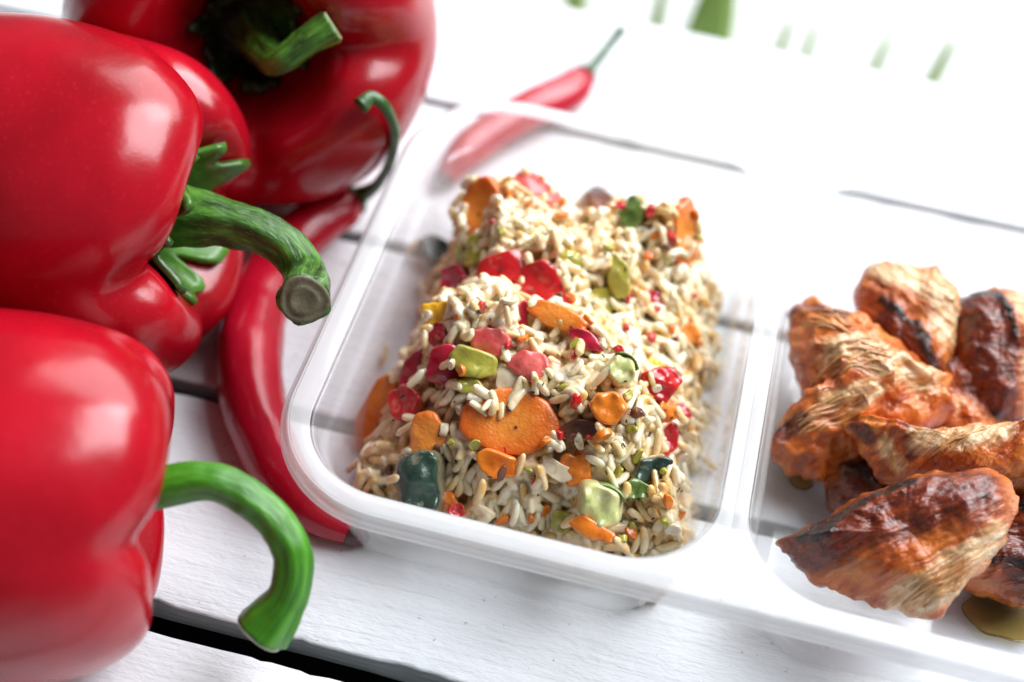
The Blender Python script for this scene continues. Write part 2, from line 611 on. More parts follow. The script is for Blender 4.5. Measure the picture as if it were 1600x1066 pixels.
def mat_oil():
    k = NT('yellow_oil')
    tr = k.new('BsdfTransparent')
    tr.inputs[0].default_value = (0.99, 0.93, 0.68, 1)
    gl = k.new('BsdfGlossy')
    gl.inputs['Roughness'].default_value = 0.05
    df = k.new('BsdfDiffuse')
    df.inputs[0].default_value = (0.75, 0.47, 0.10, 1)
    fr = k.new('Fresnel')
    m1 = k.new('MixShader')
    k.link(fr.outputs[0], m1.inputs[0])
    k.link(tr.outputs[0], m1.inputs[1])
    k.link(gl.outputs[0], m1.inputs[2])
    m2 = k.new('MixShader')
    m2.inputs[0].default_value = 0.06
    k.link(m1.outputs[0], m2.inputs[1])
    k.link(df.outputs[0], m2.inputs[2])
    k.link(m2.outputs[0], k.out.inputs[0])
    return k.m


M['oil'] = mat_oil()

# ---------------------------------------------------------------- table and ground
table = empty('table_top', (0, 0.1, 0), kind='structure')
GAPS = {-2: 0.005, -1: 0.005, 0: 0.0078, 1: 0.0050, 2: 0.0042, 3: 0.0036}
X0, X1 = -0.62, 0.48
for kk in range(-2, 4):
    ya, yb = kk * PLANK + GAPS[kk], (kk + 1) * PLANK
    t = 0.0085
    r = 0.0011
    prof = []
    for (cy, cz, a0) in ((yb - r, -r, 0), (ya + r, -r, 90), (ya + r, -t + r, 180), (yb - r, -t + r, 270)):
        for s in range(4):
            a = math.radians(a0 + s * 30)
            prof.append((cy + r * math.cos(a), cz + r * math.sin(a)))
        if a0 == 0:
            for s in range(1, 12):
                prof.append((yb - r + (ya - yb + 2 * r) * s / 12, 0.0))
    prof = np.array(prof)
    nx = 420
    xs = np.linspace(X0, X1, nx)
    V = np.zeros((nx, len(prof), 3))
    V[:, :, 0] = xs[:, None]
    V[:, :, 1] = prof[None, :, 0]
    V[:, :, 2] = prof[None, :, 1]
    V = V.reshape(-1, 3)
    edge = np.minimum(np.abs(V[:, 1] - ya), np.abs(V[:, 1] - yb)) < 0.0025
    S = V * [1, 1, 1]
    wob = fbm(S * [60, 60, 60], 1.0, 40 + kk, 3)
    chip = np.maximum(0, fbm(S * [95, 30, 30], 1.0, 60 + kk, 4) - 0.35)
    V[:, 1] += np.where(edge, np.where(V[:, 1] < (ya + yb) / 2, 1, -1) * (0.0002 * wob + 0.0013 * chip * (V[:, 2] > -0.003)), 0)
    V[:, 2] += np.where(V[:, 2] > -0.004, 0.00010 * fbm(S * [18, 120, 0], 1.0, 80 + kk, 3) - 0.00012, 0)
    F = grid_faces(nx, len(prof))
    n = len(prof)
    F += [tuple(range(n)), tuple((nx - 1) * n + j for j in reversed(range(n)))]
    fix_normals(obj('plank', V, F, M['plank'], table))

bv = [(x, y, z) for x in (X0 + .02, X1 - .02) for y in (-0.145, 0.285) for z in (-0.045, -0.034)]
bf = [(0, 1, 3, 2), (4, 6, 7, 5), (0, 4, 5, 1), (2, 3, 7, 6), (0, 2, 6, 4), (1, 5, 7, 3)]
fix_normals(obj('gap_shade_panel', bv, bf, M['dark'], table, smooth=False))  # dark sheet added so the plank gaps read as deep shade
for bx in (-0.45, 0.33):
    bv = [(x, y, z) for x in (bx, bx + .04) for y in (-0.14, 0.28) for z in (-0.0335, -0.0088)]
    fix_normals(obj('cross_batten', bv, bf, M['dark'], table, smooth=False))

gv = [(x, y, -0.42) for x, y in ((-6, -6), (6, -6), (6, 6), (-6, 6))]
g = obj('ground', gv, [(0, 1, 2, 3)], M['ground'], smooth=False)
tag(g, kind='structure')


# ---------------------------------------------------------------- plastic food tray
def rrect(x0, x1, y0, y1, r, n=14, sharp=()):
    """rounded rectangle, counter-clockwise from the right-bottom corner; 4*(n+m) points"""
    pts = []
    cs = [(x1, y0, -90), (x1, y1, 0), (x0, y1, 90), (x0, y0, 180)]
    m = 10
    cor = []
    for i, (cx, cy, a0) in enumerate(cs):
        rr = 0.00005 if i in sharp else r
        ox = cx - rr if cx == x1 else cx + rr
        oy = cy - rr if cy == y1 else cy + rr
        cor.append([(ox + rr * math.cos(math.radians(a0 + 90 * s / n)), oy + rr * math.sin(math.radians(a0 + 90 * s / n))) for s in range(n + 1)])
    for i in range(4):
        pts += cor[i]
        a, b = cor[i][-1], cor[(i + 1) % 4][0]
        pts += [(a[0] + (b[0] - a[0]) * s / (m + 1), a[1] + (b[1] - a[1]) * s / (m + 1)) for s in range(1, m + 1)]
    return np.array(pts)


RIM_Z = 0.040
TX0, TX1, TY0, TY1 = -0.0902, 0.1430, 0.0236, 0.1870
XMID = 0.0252
COMP = [(-0.0843, 0.0218, 0.0288, 0.1815), (0.0286, 0.1366, 0.0288, 0.1815)]
tray = empty('food_tray', ((TX0 + TX1) / 2, (TY0 + TY1) / 2, 0.0), 'clear plastic two-compartment food tray holding rice and chicken', 'tray')


def plastic(name, V, F, mat, thick):
    o = obj(name, V, F, mat, tray)
    fix_normals(o)
    s = o.modifiers.new('thickness', 'SOLIDIFY')
    s.thickness = thick
    s.offset = 0
    return o


# rim: flange around both openings with a stepped outer lip
RV, RF = [], []
for ci, (a, b, c, d) in enumerate(COMP):
    inner = rrect(a, b, c, d, 0.0235)
    if ci == 0:
        outer = rrect(TX0, XMID, TY0, TY1, 0.031, sharp=(0, 1))
    else:
        outer = rrect(XMID, TX1, TY0, TY1, 0.031, sharp=(2, 3))
    n = len(inner)
    loops = []
    for s, dz in ((0.0, 0.0), (0.06, 0.0), (0.3, 0.0002), (0.7, 0.0002), (0.94, 0.0), (1.0, 0.0)):
        L = inner * (1 - s) + outer * s
        loops.append(np.column_stack([L, np.full(n, RIM_Z + dz)]))
    off = len(RV)
    RV += [tuple(v) for v in np.vstack(loops)]
    RF += grid_faces(len(loops), n, off=off)
lip0 = rrect(TX0, TX1, TY0, TY1, 0.031, n=20)
loops = []
for out, z in ((0.0, 0.0), (0.0004, -0.0001), (0.0007, -0.0005), (0.0008, -0.0014), (0.0010, -0.0018), (0.0018, -0.0020), (0.0021, -0.0023), (0.0022, -0.0036)):
    L = rrect(TX0 - out, TX1 + out, TY0 - out, TY1 + out, 0.031 + out, n=20)
    loops.append(np.column_stack([L, np.full(len(L), RIM_Z + z)]))
off = len(RV)
RV += [tuple(v) for v in np.vstack(loops)]
RF += grid_faces(len(loops), len(lip0), off=off)
plastic('rim', RV, RF, M['rim'], 0.0006)

for (a, b, c, d) in COMP:
    loops = []
    for ins, z, r in ((0.0003, 0.0396, .0232), (0.0009, 0.0388, .0228), (0.0012, 0.0375, .0226), (0.0022, 0.0310, .022), (0.0026, 0.0303, .0218), (0.0036, 0.0299, .0212),
                      (0.0040, 0.0292, .0210), (0.0052, 0.018, .020), (0.0060, 0.0075, .019), (0.0066, 0.0050, .0186), (0.0078, 0.0030, .018), (0.0095, 0.0018, .0172), (0.0115, 0.0014, .016),
                      (0.0125, 0.0013, .016), (0.0150, 0.0014, .014)):
        L = rrect(a + ins, b - ins, c + ins, d - ins, r)
        loops.append(np.column_stack([L, np.full(len(L), z)]))
    n = len(loops[0])
    V = np.vstack(loops)
    F = grid_faces(len(loops), n)
    mid = np.array([(a + b) / 2, (c + d) / 2, 0.0014])
    base_loop = loops[-1]
    extra = [base_loop * f_ + mid * (1 - f_) for f_ in (0.8, 0.55, 0.3, 0.1)]
    V = np.vstack([V] + extra)
    F += grid_faces(5, n, off=(len(loops) - 1) * n)
    F.append(tuple((len(loops) + 3) * n + j for j in range(n)))
    plastic('compartment', V, F, M['wall'], 0.0005)


# ---------------------------------------------------------------- bell peppers
CREST = [(0.00, .27), (.12, .255), (.22, .265), (.31, .33), (.40, .43), (.55, .505), (.74, .485), (.90, .38), (.985, .18), (1.0, -.05), (.955, -.25), (.84, -.40), (.66, -.49), (.46, -.50), (.28, -.455), (.12, -.41), (0, -.40)]
GROOVE = [(0.00, .27), (.12, .250), (.20, .240), (.29, .262), (.38, .300), (.52, .335), (.68, .325), (.82, .26), (.91, .12), (.94, -.05), (.90, -.23), (.79, -.37), (.61, -.45), (.42, -.46), (.26, -.41), (.12, -.40), (0, -.40)]


def pepper_surface(theta, s, R, L, lobes, crest, groove, ph):
    """lobes: list of (centre angle, half width, radial scale, height offset)"""
    w = np.zeros_like(theta)
    sc_ = np.zeros_like(theta)
    hz = np.zeros_like(theta)
    for (c, hw, rs, dz) in lobes:
        dth = (theta - c + np.pi) % (2 * np.pi) - np.pi
        u = np.clip(np.abs(dth) / hw, 0, 1)
        k = np.sqrt(np.maximum(0, 1 - u ** 2.6)) ** 1.0
        better = k > w
        w = np.where(better, k, w)
    for _ in range(3):
        w = (np.roll(w, 2) + np.roll(w, 1) + 2 * w + np.roll(w, -1) + np.roll(w, -2)) / 6
    tot = 0
    for (c, hw, rs, dz) in lobes:
        dth = (theta - c + np.pi) % (2 * np.pi) - np.pi
        g = np.exp(-(dth / (hw * 0.75)) ** 2)
        sc_ += g * rs
        hz += g * dz
        tot = tot + g
    sc_ /= tot
    hz /= tot
    return w, sc_, hz


def bell_pepper(label, centre, axis, R, L, lobes, spin, stem_path, stem_rad, stem_mat, cut_mat, calyx_scale=1.0, seed=1, deep=0.0, rise=0.13, crease=1.0, calyx_mat=None, ridge=0.09):
    axis = Vector(axis).normalized()
    az = np.array(axis)
    ex = np.array([0, 0, 1.0]) - az * az[2]
    ex /= np.linalg.norm(ex)
    Q = np.column_stack([ex, np.cross(az, ex), az])
    cen = np.array(centre)
    nt, ns = 168, 84
    crest = catmull(CREST, ns)
    groove = catmull(GROOVE, ns)
    th = np.linspace(0, 2 * np.pi, nt, endpoint=False)
    w, scl, hz = pepper_surface(th, None, R, L, lobes, crest, groove, 0)
    s = np.linspace(0, 1, ns)
    V = np.zeros((ns, nt, 3))
    near = np.exp(-((s - 0.28) / 0.22) ** 2)
    tail = np.clip((0.9 - s) / 0.3, 0, 1)
    for i in range(ns):
        fade = np.clip((s[i] - 0.36) / 0.20, 0, 1)
        fade = fade * fade * (3 - 2 * fade)
        tailf = np.clip((s[i] - 0.72) / 0.18, 0, 1)
        ww = w + (1 - w) * fade * (0.82 - 0.5 * tailf)
        ww = 1 - (1 - ww) * (1 - (1 - crease) * min(1.0, s[i] / 0.3))
        rho = groove[i, 0] * (1 - ww) + crest[i, 0] * ww
        zz = groove[i, 1] * (1 - ww) + crest[i, 1] * ww
        f = min(1.0, s[i] / 0.25)
        rho = rho * (1 + (scl - 1) * f) * R
        z = (zz + hz * near[i] * f - deep * max(0.0, 1 - s[i] / 0.27) ** 0.8) * L
        # taper to the blossom end
        rho = rho * (1 - 0.10 * np.clip((s[i] - 0.5) / 0.5, 0, 1))
        V[i, :, 0] = rho * np.cos(th)
        V[i, :, 1] = rho * np.sin(th)
        V[i, :, 2] = z
    V = V.reshape(-1, 3)
    d = V / np.maximum(np.linalg.norm(V, axis=1), 1e-6)[:, None]
    V = V + d * (0.0016 * fbm(V, 26, seed, 2) * np.clip(np.repeat(s, nt) * 5, 0, 1))[:, None]
    surf = V.reshape(ns, nt, 3).copy()
    Wv = V @ Q.T + cen
    lift = max(0.0, 0.0005 - Wv[:, 2].min())
    Wv[:, 2] += lift
    cen = cen + [0, 0, lift]
    root = empty('bell_pepper', (cen[0], cen[1], 0), label, 'bell pepper', 'red bell peppers')
    F = grid_faces(ns, nt)
    body = obj('body', Wv, F, M['pepper'], root)
    fix_normals(body)
    # calyx: ragged green collar lying in the hollow
    nr, nc = 12, 96
    tc = np.linspace(0, 2 * np.pi, nc, endpoint=False)
    lob = 0.84 + 0.09 * np.cos(6 * tc + seed) + 0.06 * np.cos(11 * tc + 2 * seed) + 0.10 * noise3(np.column_stack([np.cos(tc) * 6, np.sin(tc) * 6, tc * 0]), seed)
    CV = []
    for i in range(nr):
        fr = i / (nr - 1)
        rr = R * (0.05 + (0.36 * lob - 0.05) * fr) * calyx_scale
        ang = (tc / (2 * np.pi) * nt).astype(int) % nt
        zc = np.zeros(nc)
        for j in range(nc):
            colr = np.hypot(surf[:ns // 3, ang[j], 0], surf[:ns // 3, ang[j], 1])
            zc[j] = np.interp(rr[j], colr, surf[:ns // 3, ang[j], 2])
        zc = zc + 0.0016 + 0.0035 * fr ** 3 * (0.5 + 0.5 * np.cos(3 * tc + seed)) + 0.004 * (1 - fr) ** 2
        CV.append(np.column_stack([rr * np.cos(tc), rr * np.sin(tc), zc]))
    CV = np.vstack(CV) @ Q.T + cen
    CF = grid_faces(nr, nc)
    ca = obj('calyx', CV, CF, M[calyx_mat or stem_mat], root)
    fix_normals(ca)
    so = ca.modifiers.new('thickness', 'SOLIDIFY')
    so.thickness = 0.0020
    so.offset = 0
    base = np.array([0, 0, surf[0, 0, 2]]) @ Q.T + cen
    up1 = np.array([0, 0, surf[0, 0, 2] + rise * R]) @ Q.T + cen
    path = [base, up1] + [np.array(p) for p in stem_path]
    rad = list(stem_rad)
    SV, SF, C, T, Rr = sweep(path, rad, nseg=36, nlen=90, ridge=ridge, nridge=5, seed=seed, twist=0.3, rough=0.00035)
    V2, F2 = cap(SV, SF, 36, True, True)
    clen = np.concatenate([[0], np.cumsum(np.linalg.norm(np.diff(C, axis=0), axis=1))])
    aa = np.tile(np.linspace(0, 2 * np.pi, 36, endpoint=False), 90)
    sa = {'su': np.append(np.repeat(clen, 36), [0, clen[-1]]), 'sc': np.append(np.cos(aa), [0, 0]), 'ss': np.append(np.sin(aa), [0, 0])}
    st = obj('stem', V2, F2, M[stem_mat], root, attrs=sa)
    fix_normals(st)
    # cut end: a thin woody disc with rings, set into the end of the stem
    t = T[-1]
    e1 = np.cross(t, [0.1, 0.2, 1]); e1 /= np.linalg.norm(e1)
    e2 = np.cross(t, e1)
    DV, nd = [], 32
    for k, (fr, h) in enumerate(((0.93, 0.0), (0.90, 0.0007), (0.78, 0.0004), (0.62, 0.0002), (0.56, 0.0007), (0.42, 0.0006), (0.2, 0.0001), (0.03, 0.0))):
        a = np.linspace(0, 2 * np.pi, nd, endpoint=False)
        rr = Rr[-1] * fr * (1 + 0.05 * np.cos(3 * a + seed))
        DV.append(C[-1] + t * (h + 0.0001) + (np.cos(a) * rr)[:, None] * e1 + (np.sin(a) * rr)[:, None] * e2)
    DF = grid_faces(len(DV), nd)
    DF.append(tuple((len(DV) - 1) * nd + j for j in range(nd)))
    fix_normals(obj('cut_end', np.vstack(DV), DF, M[cut_mat], st))
    return root


def A_(px, py, z):
    return at(px, py, z)


D = math.radians
# pepper in the middle of the left side, stem hooked towards the tray
bell_pepper('large red bell pepper with hooked dark green stem pointing at the tray', (-0.178, 0.091, 0.050), (0.97, 0.02, 0.10), 0.050, 0.098,
            [(D(22), D(56), 1.03, 0.06), (D(118), D(42), 1.04, 0.05), (D(198), D(42), 1.0, 0.0), (D(280), D(42), 1.0, 0.02)], 0,
            [A_(345, 348, 0.058), A_(410, 366, 0.058), A_(458, 398, 0.056), A_(480, 436, 0.056), A_(475, 468, 0.063)],
            [0.0135, 0.0105, 0.0066, 0.0056, 0.0054, 0.0058, 0.0068], 'stem_dark', 'cut', 1.42, 3, calyx_mat='stem', ridge=0.06)
# pepper standing behind
bell_pepper('red bell pepper at the back with its dark hollow and stem facing the camera', tuple(at(404, 50, 0.053)), (0.25, -0.88, 0.36), 0.056, 0.092,
            [(D(50), D(45), 1.0, 0.0), (D(140), D(45), 1.0, 0.0), (D(228), D(46), 1.0, 0.0), (D(318), D(44), 1.0, 0.0)], 0,
            [A_(430, 96, 0.074), A_(474, 70, 0.080), A_(518, 42, 0.084)],
            [0.0090, 0.0064, 0.0041, 0.0037, 0.0047], 'stem', 'cut_green', 0.9, 5, deep=0.20, rise=0.16, calyx_mat='calyx_shade')
# pepper at the lower left
bell_pepper('red bell pepper nearest the camera with smooth bright green curled stem', (-0.153, -0.002, 0.045), (0.93, 0.30, -0.12), 0.0440, 0.092,
            [(D(6), D(45), 1.0, 0.0), (D(97), D(45), 1.0, 0.0), (D(187), D(45), 1.0, 0.0), (D(277), D(45), 1.0, 0.0)], 0,
            [A_(300, 752, 0.047), A_(365, 765, 0.046), A_(425, 808, 0.042), A_(458, 870, 0.036), A_(450, 930, 0.028), A_(410, 985, 0.020)],
            [0.0080, 0.0058, 0.0047, 0.0045, 0.0045, 0.0046, 0.0050, 0.0070], 'stem_fresh', 'cut_pale', 0.8, 9, crease=0.5, ridge=0.04)


# ---------------------------------------------------------------- chilli peppers
def chilli(label, path, radii, stem_path, stem_rad, seed):
    root = empty('chilli_pepper', (path[0][0], path[0][1], 0), label, 'chilli', 'red chilli peppers')
    V, F, C, T, R = sweep(path, radii, nseg=40, nlen=150, ridge=0.03, nridge=3, seed=seed, twist=0.4)
    cen = np.repeat(C, 40, axis=0)
    d = V - cen
    V = cen + d * (1 + 0.06 * fbm(V, 55, seed, 3))[:, None]
    V[:, 2] = np.maximum(V[:, 2], 0.0003)
    V2, F2 = cap(V, F, 40)
    fix_normals(obj('body', V2, F2, M['chilli'], root))
    # calyx cap over the shoulder
    n = 40
    t0 = -T[0]
    tcut = 7
    CV = []
    th = np.linspace(0, 2 * np.pi, n, endpoint=False)
    for i in range(10):
        fr = i / 9.0
        ring = V[(tcut - 0) * n - 0:(tcut + 1) * n] if False else None
        k = fr * tcut * (0.75 + 0.35 * np.cos(5 * th + seed))
        k = np.clip(k, 0, 148)
        k0 = np.floor(k).astype(int)
        f = (k - k0)[:, None]
        P = V[k0 * n + np.arange(n)] * (1 - f) + V[(k0 + 1) * n + np.arange(n)] * f
        cc = C[k0] * (1 - f) + C[k0 + 1] * f
        dd = P - cc
        ln = np.linalg.norm(dd, axis=1)[:, None]
        out = dd / ln * (ln + 0.0009)
        shrink = 0.45 + 0.55 * min(1.0, fr * 3.0)
        CV.append(cc + out * shrink + t0 * 0.0022 * (1 - fr) ** 2)
    fix_normals(obj('calyx', np.vstack(CV), grid_faces(10, n), M['chilli_stem'], root))
    SV, SF, C2, T2, R2 = sweep(stem_path, stem_rad, nseg=20, nlen=60, ridge=0.08, nridge=4, seed=seed, rough=0.0002)
    V3, F3 = cap(SV, SF, 20)
    fix_normals(obj('stem', V3, F3, M['chilli_stem'], root))
    # dry tip
    TV, TF, _, _, _ = sweep([C[-5], C[-3], C[-1], C[-1] + T[-1] * 0.0022], [R[-5] * 1.03 + .0002, R[-3] * 1.04 + .0002, R[-1] * 0.95, R[-1] * 0.3], nseg=20, nlen=12)
    V4, F4 = cap(TV, TF, 20)
    fix_normals(obj('tip', V4, F4, M['tip'], root))
    return root


cz = 0.0095
pA = [A_(552, 312, 0.011), A_(535, 325, 0.0110), A_(500, 345, 0.0108), A_(440, 400, 0.0100), A_(400, 490, 0.0098), A_(391, 580, 0.0095), A_(404, 660, 0.0090), A_(440, 738, 0.0080), A_(492, 800, 0.0064), A_(565, 838, 0.0040)]
chilli('long curved red chilli lying between the peppers and the tray', pA, [0.0040, 0.0066, 0.0078, 0.0086, 0.0092, 0.0095, 0.0090, 0.0078, 0.0058, 0.0028],
       [A_(548, 316, 0.0112), A_(562, 306, 0.0125), A_(588, 290, 0.022), A_(610, 252, 0.038), A_(617, 205, 0.054), A_(602, 168, 0.064), A_(580, 153, 0.067), A_(563, 166, 0.066)],
       [0.0040, 0.0030, 0.0018, 0.0015, 0.0015, 0.0016, 0.0019, 0.0026], 3)
pB = [A_(912, 120, 0.0085), A_(903, 130, 0.0088), A_(880, 148, 0.0088), A_(810, 182, 0.0085), A_(760, 212, 0.0080), A_(720, 245, 0.0070), A_(690, 285, 0.0040)]
chilli('blurred red chilli lying behind the tray with a straight stem', pB, [0.0034, 0.0060, 0.0070, 0.0070, 0.0066, 0.0058, 0.0028],
       [A_(912, 120, 0.0085), A_(925, 105, 0.009), A_(945, 80, 0.010), A_(972, 46, 0.011)], [0.0026, 0.0018, 0.0016, 0.0018], 8)

# ---------------------------------------------------------------- rice mound: grains dropped one after another onto a height map
GX0, GY0, CELL = -0.090, 0.020, 0.0005
NXC, NYC = 230, 340
gx = GX0 + (np.arange(NXC) + 0.5) * CELL
gy = GY0 + (np.arange(NYC) + 0.5) * CELL
GX, GY = np.meshgrid(gx, gy, indexing='ij')
FOOT = np.array([(-71, 50), (-40, 46), (-10, 45), (12, 45), (16.5, 54), (16.5, 66), (15.5, 100), (15.0, 128), (13, 156), (1, 170), (-28, 174), (-52, 175), (-70, 168), (-76, 150), (-77, 125), (-76, 100), (-76, 75), (-75, 58)]) / 1000.0


def inside_dist(PX, PY, poly):
    """signed distance, positive inside"""
    x, y = PX.ravel(), PY.ravel()
    best = np.full(x.shape, 1e9)
    ins = np.zeros(x.shape, bool)
    n = len(poly)
    for i in range(n):
        a, b = poly[i], poly[(i + 1) % n]
        ab = b - a
        t = np.clip(((x - a[0]) * ab[0] + (y - a[1]) * ab[1]) / (ab @ ab), 0, 1)
        best = np.minimum(best, np.hypot(x - a[0] - t * ab[0], y - a[1] - t * ab[1]))
        cr = ((a[1] > y) != (b[1] > y)) & (x < (b[0] - a[0]) * (y - a[1]) / (b[1] - a[1] + 1e-12) + a[0])
        ins ^= cr
    return (np.where(ins, best, -best)).reshape(PX.shape)


dist = inside_dist(GX, GY, FOOT)
P2 = np.column_stack([GX.ravel(), GY.ravel(), np.zeros(GX.size)])
dist = dist - np.where(GY > 0.06, 0.0030, 0.0015) * (0.2 + fbm(P2, 70, 31, 3).reshape(GX.shape))
P2 = np.column_stack([GX.ravel(), GY.ravel(), np.zeros(GX.size)])
lump = fbm(P2, 55, 11, 3).reshape(GX.shape)
lump2 = fbm(P2, 140, 21, 2).reshape(GX.shape)
big = fbm(P2, 26, 91, 2).reshape(GX.shape)
_c = at(797, 662, 0.034)
calm = 1 - np.exp(-(((GX - _c[0]) / 0.014) ** 2 + ((GY - _c[1]) / 0.013) ** 2) ** 2)
lump, lump2 = lump * (0.25 + 0.75 * calm), lump2 * (0.1 + 0.9 * calm)
# height of the crest: low at the front left corner, high in the middle and at the back
crest_h = 0.025 + 0.0155 * np.clip((GY - 0.040) / 0.050, 0, 1)
crest_h -= 0.014 * np.exp(-(((GX + 0.072) / 0.020) ** 2 + ((GY - 0.045) / 0.028) ** 2))
crest_h -= 0.008 * np.exp(-(((GX - 0.012) / 0.012) ** 2 + ((GY - 0.070) / 0.018) ** 2))
prof = np.clip(dist / np.where(GY < 0.062, 0.016, 0.031), 0, 1)
TGT = crest_h * (1 - (1 - prof) ** 1.9) + np.minimum(1, prof * 1.6) * (0.0065 * lump + 0.0036 * lump2 + 0.0060 * big)
TGT = np.where(dist > 0, np.maximum(TGT, 0.0045), 0.0)
FLOOR_Z = 0.0018
TGT = np.where(dist > 0, TGT, FLOOR_Z)
# stray grains area at the front-left foot
CORE = np.where(dist > 0.004, np.maximum(TGT - 0.0068, FLOOR_Z + 0.0002), FLOOR_Z)
HM = CORE.copy()


def cell(x, y):
    return int((x - GX0) / CELL), int((y - GY0) / CELL)


def hsample(Hm, x, y):
    i, j = cell(x, y)
    i = min(max(i, 0), NXC - 1)
    j = min(max(j, 0), NYC - 1)
    return Hm[i, j]


def hit(px, py, Hm):
    d = ray(px, py)
    t = (0.075 - CAM_POS[2]) / d[2]
    p = CAM_POS + d * t
    for _ in range(1200):
        if p[2] <= hsample(Hm, p[0], p[1]):
            break
        p = p + d * 0.0002
    return p


def local_normal(Hm, x, y, r=6):
    i, j = cell(x, y)
    i = min(max(i, r), NXC - r - 1)
    j = min(max(j, r), NYC - r - 1)
    dx = (Hm[i + r, j - 2:j + 3].mean() - Hm[i - r, j - 2:j + 3].mean()) / (2 * r * CELL)
    dy = (Hm[i - 2:i + 3, j + r].mean() - Hm[i - 2:i + 3, j - r].mean()) / (2 * r * CELL)
    n = np.array([-dx, -dy, 1.0])
    return n / np.linalg.norm(n)


# --- vegetable pieces -------------------------------------------------------
def slab(lx, ly, th, n_corner, seed, bend=0.0, rough=0.12, edge=0.35, nseg=56, bump=0.0):
    """irregular rounded slab in local XY, thickness along Z, bent about local Y"""
    r = np.random.default_rng(seed)
    a = np.linspace(0, 2 * np.pi, nseg, endpoint=False)
    if n_corner == 0:
        rad = np.ones(nseg)
    else:
        ang = (np.arange(n_corner) + r.uniform(-0.18, 0.18, n_corner)) * 2 * np.pi / n_corner + r.uniform(0, 6)
        apo = r.uniform(0.78, 1.0, n_corner)
        rad = np.full(nseg, 9.0)
        for k in range(n_corner):
            c = np.cos(a - ang[k])
            rad = np.where(c > 0.15, np.minimum(rad, apo[k] / np.maximum(c, 0.15)), rad)
        rad = np.minimum(rad, 1.28)
        for _ in range(4):
            rad = (np.roll(rad, 1) + 2 * rad + np.roll(rad, -1)) / 4
    rad = rad * (1 + rough * noise3(np.column_stack([np.cos(a) * 2.2, np.sin(a) * 2.2, a * 0 + seed]), seed))
    rings = [(0.0, 1.0), (0.1, 1.0), (0.22, 1.0), (0.34, 1.0), (0.46, 1.0), (0.58, 1.0), (0.70, 1.0), (0.80, 1.0), (0.87, 0.985), (0.94, 0.92), (0.98, 0.78), (1.0, 0.50), (1.0, 0.0), (1.0, -0.6), (0.97, -0.9), (0.8, -1.0), (0.4, -1.0), (0.0, -1.0)]
    V = []
    for (f, h) in rings:
        x = f * rad * np.cos(a) * lx / 2
        y = f * rad * np.sin(a) * ly / 2
        z = np.full(nseg, h * th / 2)
        V.append(np.column_stack([x, y, z]))
    V = np.vstack(V)
    V[:, 2] += th * 0.22 * fbm(np.column_stack([V[:, 0], V[:, 1], V[:, 2] * 0 + seed * 0.013]), 2.2 / max(lx, ly), seed, 2)
    if bump:
        V += bump * np.column_stack([fbm(V, 350, seed + q, 2) for q in range(3)])
    if bend:
        k = bend / lx
        z0 = V[:, 2]
        ph = V[:, 0] * k
        rr = 1.0 / k
        V = np.column_stack([(rr + z0) * np.sin(ph), V[:, 1], (rr + z0) * np.cos(ph) - rr])
    slab.rim = np.repeat([0.0 if h > 0.9 else (0.6 if h > 0.6 else 1.0) for (f, h) in rings], nseg)
    return V, grid_faces(len(rings), nseg)


def frame_from(n, spin):
    n = n / np.linalg.norm(n)
    x = np.array([1.0, 0, 0]) - n * n[0]
    x /= np.linalg.norm(x)
    y = np.cross(n, x)
    X = x * math.cos(spin) + y * math.sin(spin)
    Y = np.cross(n, X)
    return np.column_stack([X, Y, n])


BLOCK = np.zeros_like(HM, bool)


def stamp(Wv, block=True, shrink=0.0):
    i = ((Wv[:, 0] - GX0) / CELL).astype(int)
    j = ((Wv[:, 1] - GY0) / CELL).astype(int)
    ok = (i >= 0) & (i < NXC) & (j >= 0) & (j < NYC)
    return i[ok], j[ok], Wv[ok, 2]


def place(V, F, name, mat, p, Rm, label, cat, group, parts=None):
    """link a piece with its own local frame so its texture moves with it"""
    o = obj(name, V, F, mat, attrs={'cut': slab.rim})
    fix_normals(o)
    o.matrix_world = Matrix.Translation(Vector([float(c) for c in p])) @ Matrix(Rm.tolist()).to_4x4()
    tag(o, label, cat, group)
    return o


PIECES = []


def view_dir(p):
    v = CAM_POS - np.asarray(p)
    return v / np.linalg.norm(v)


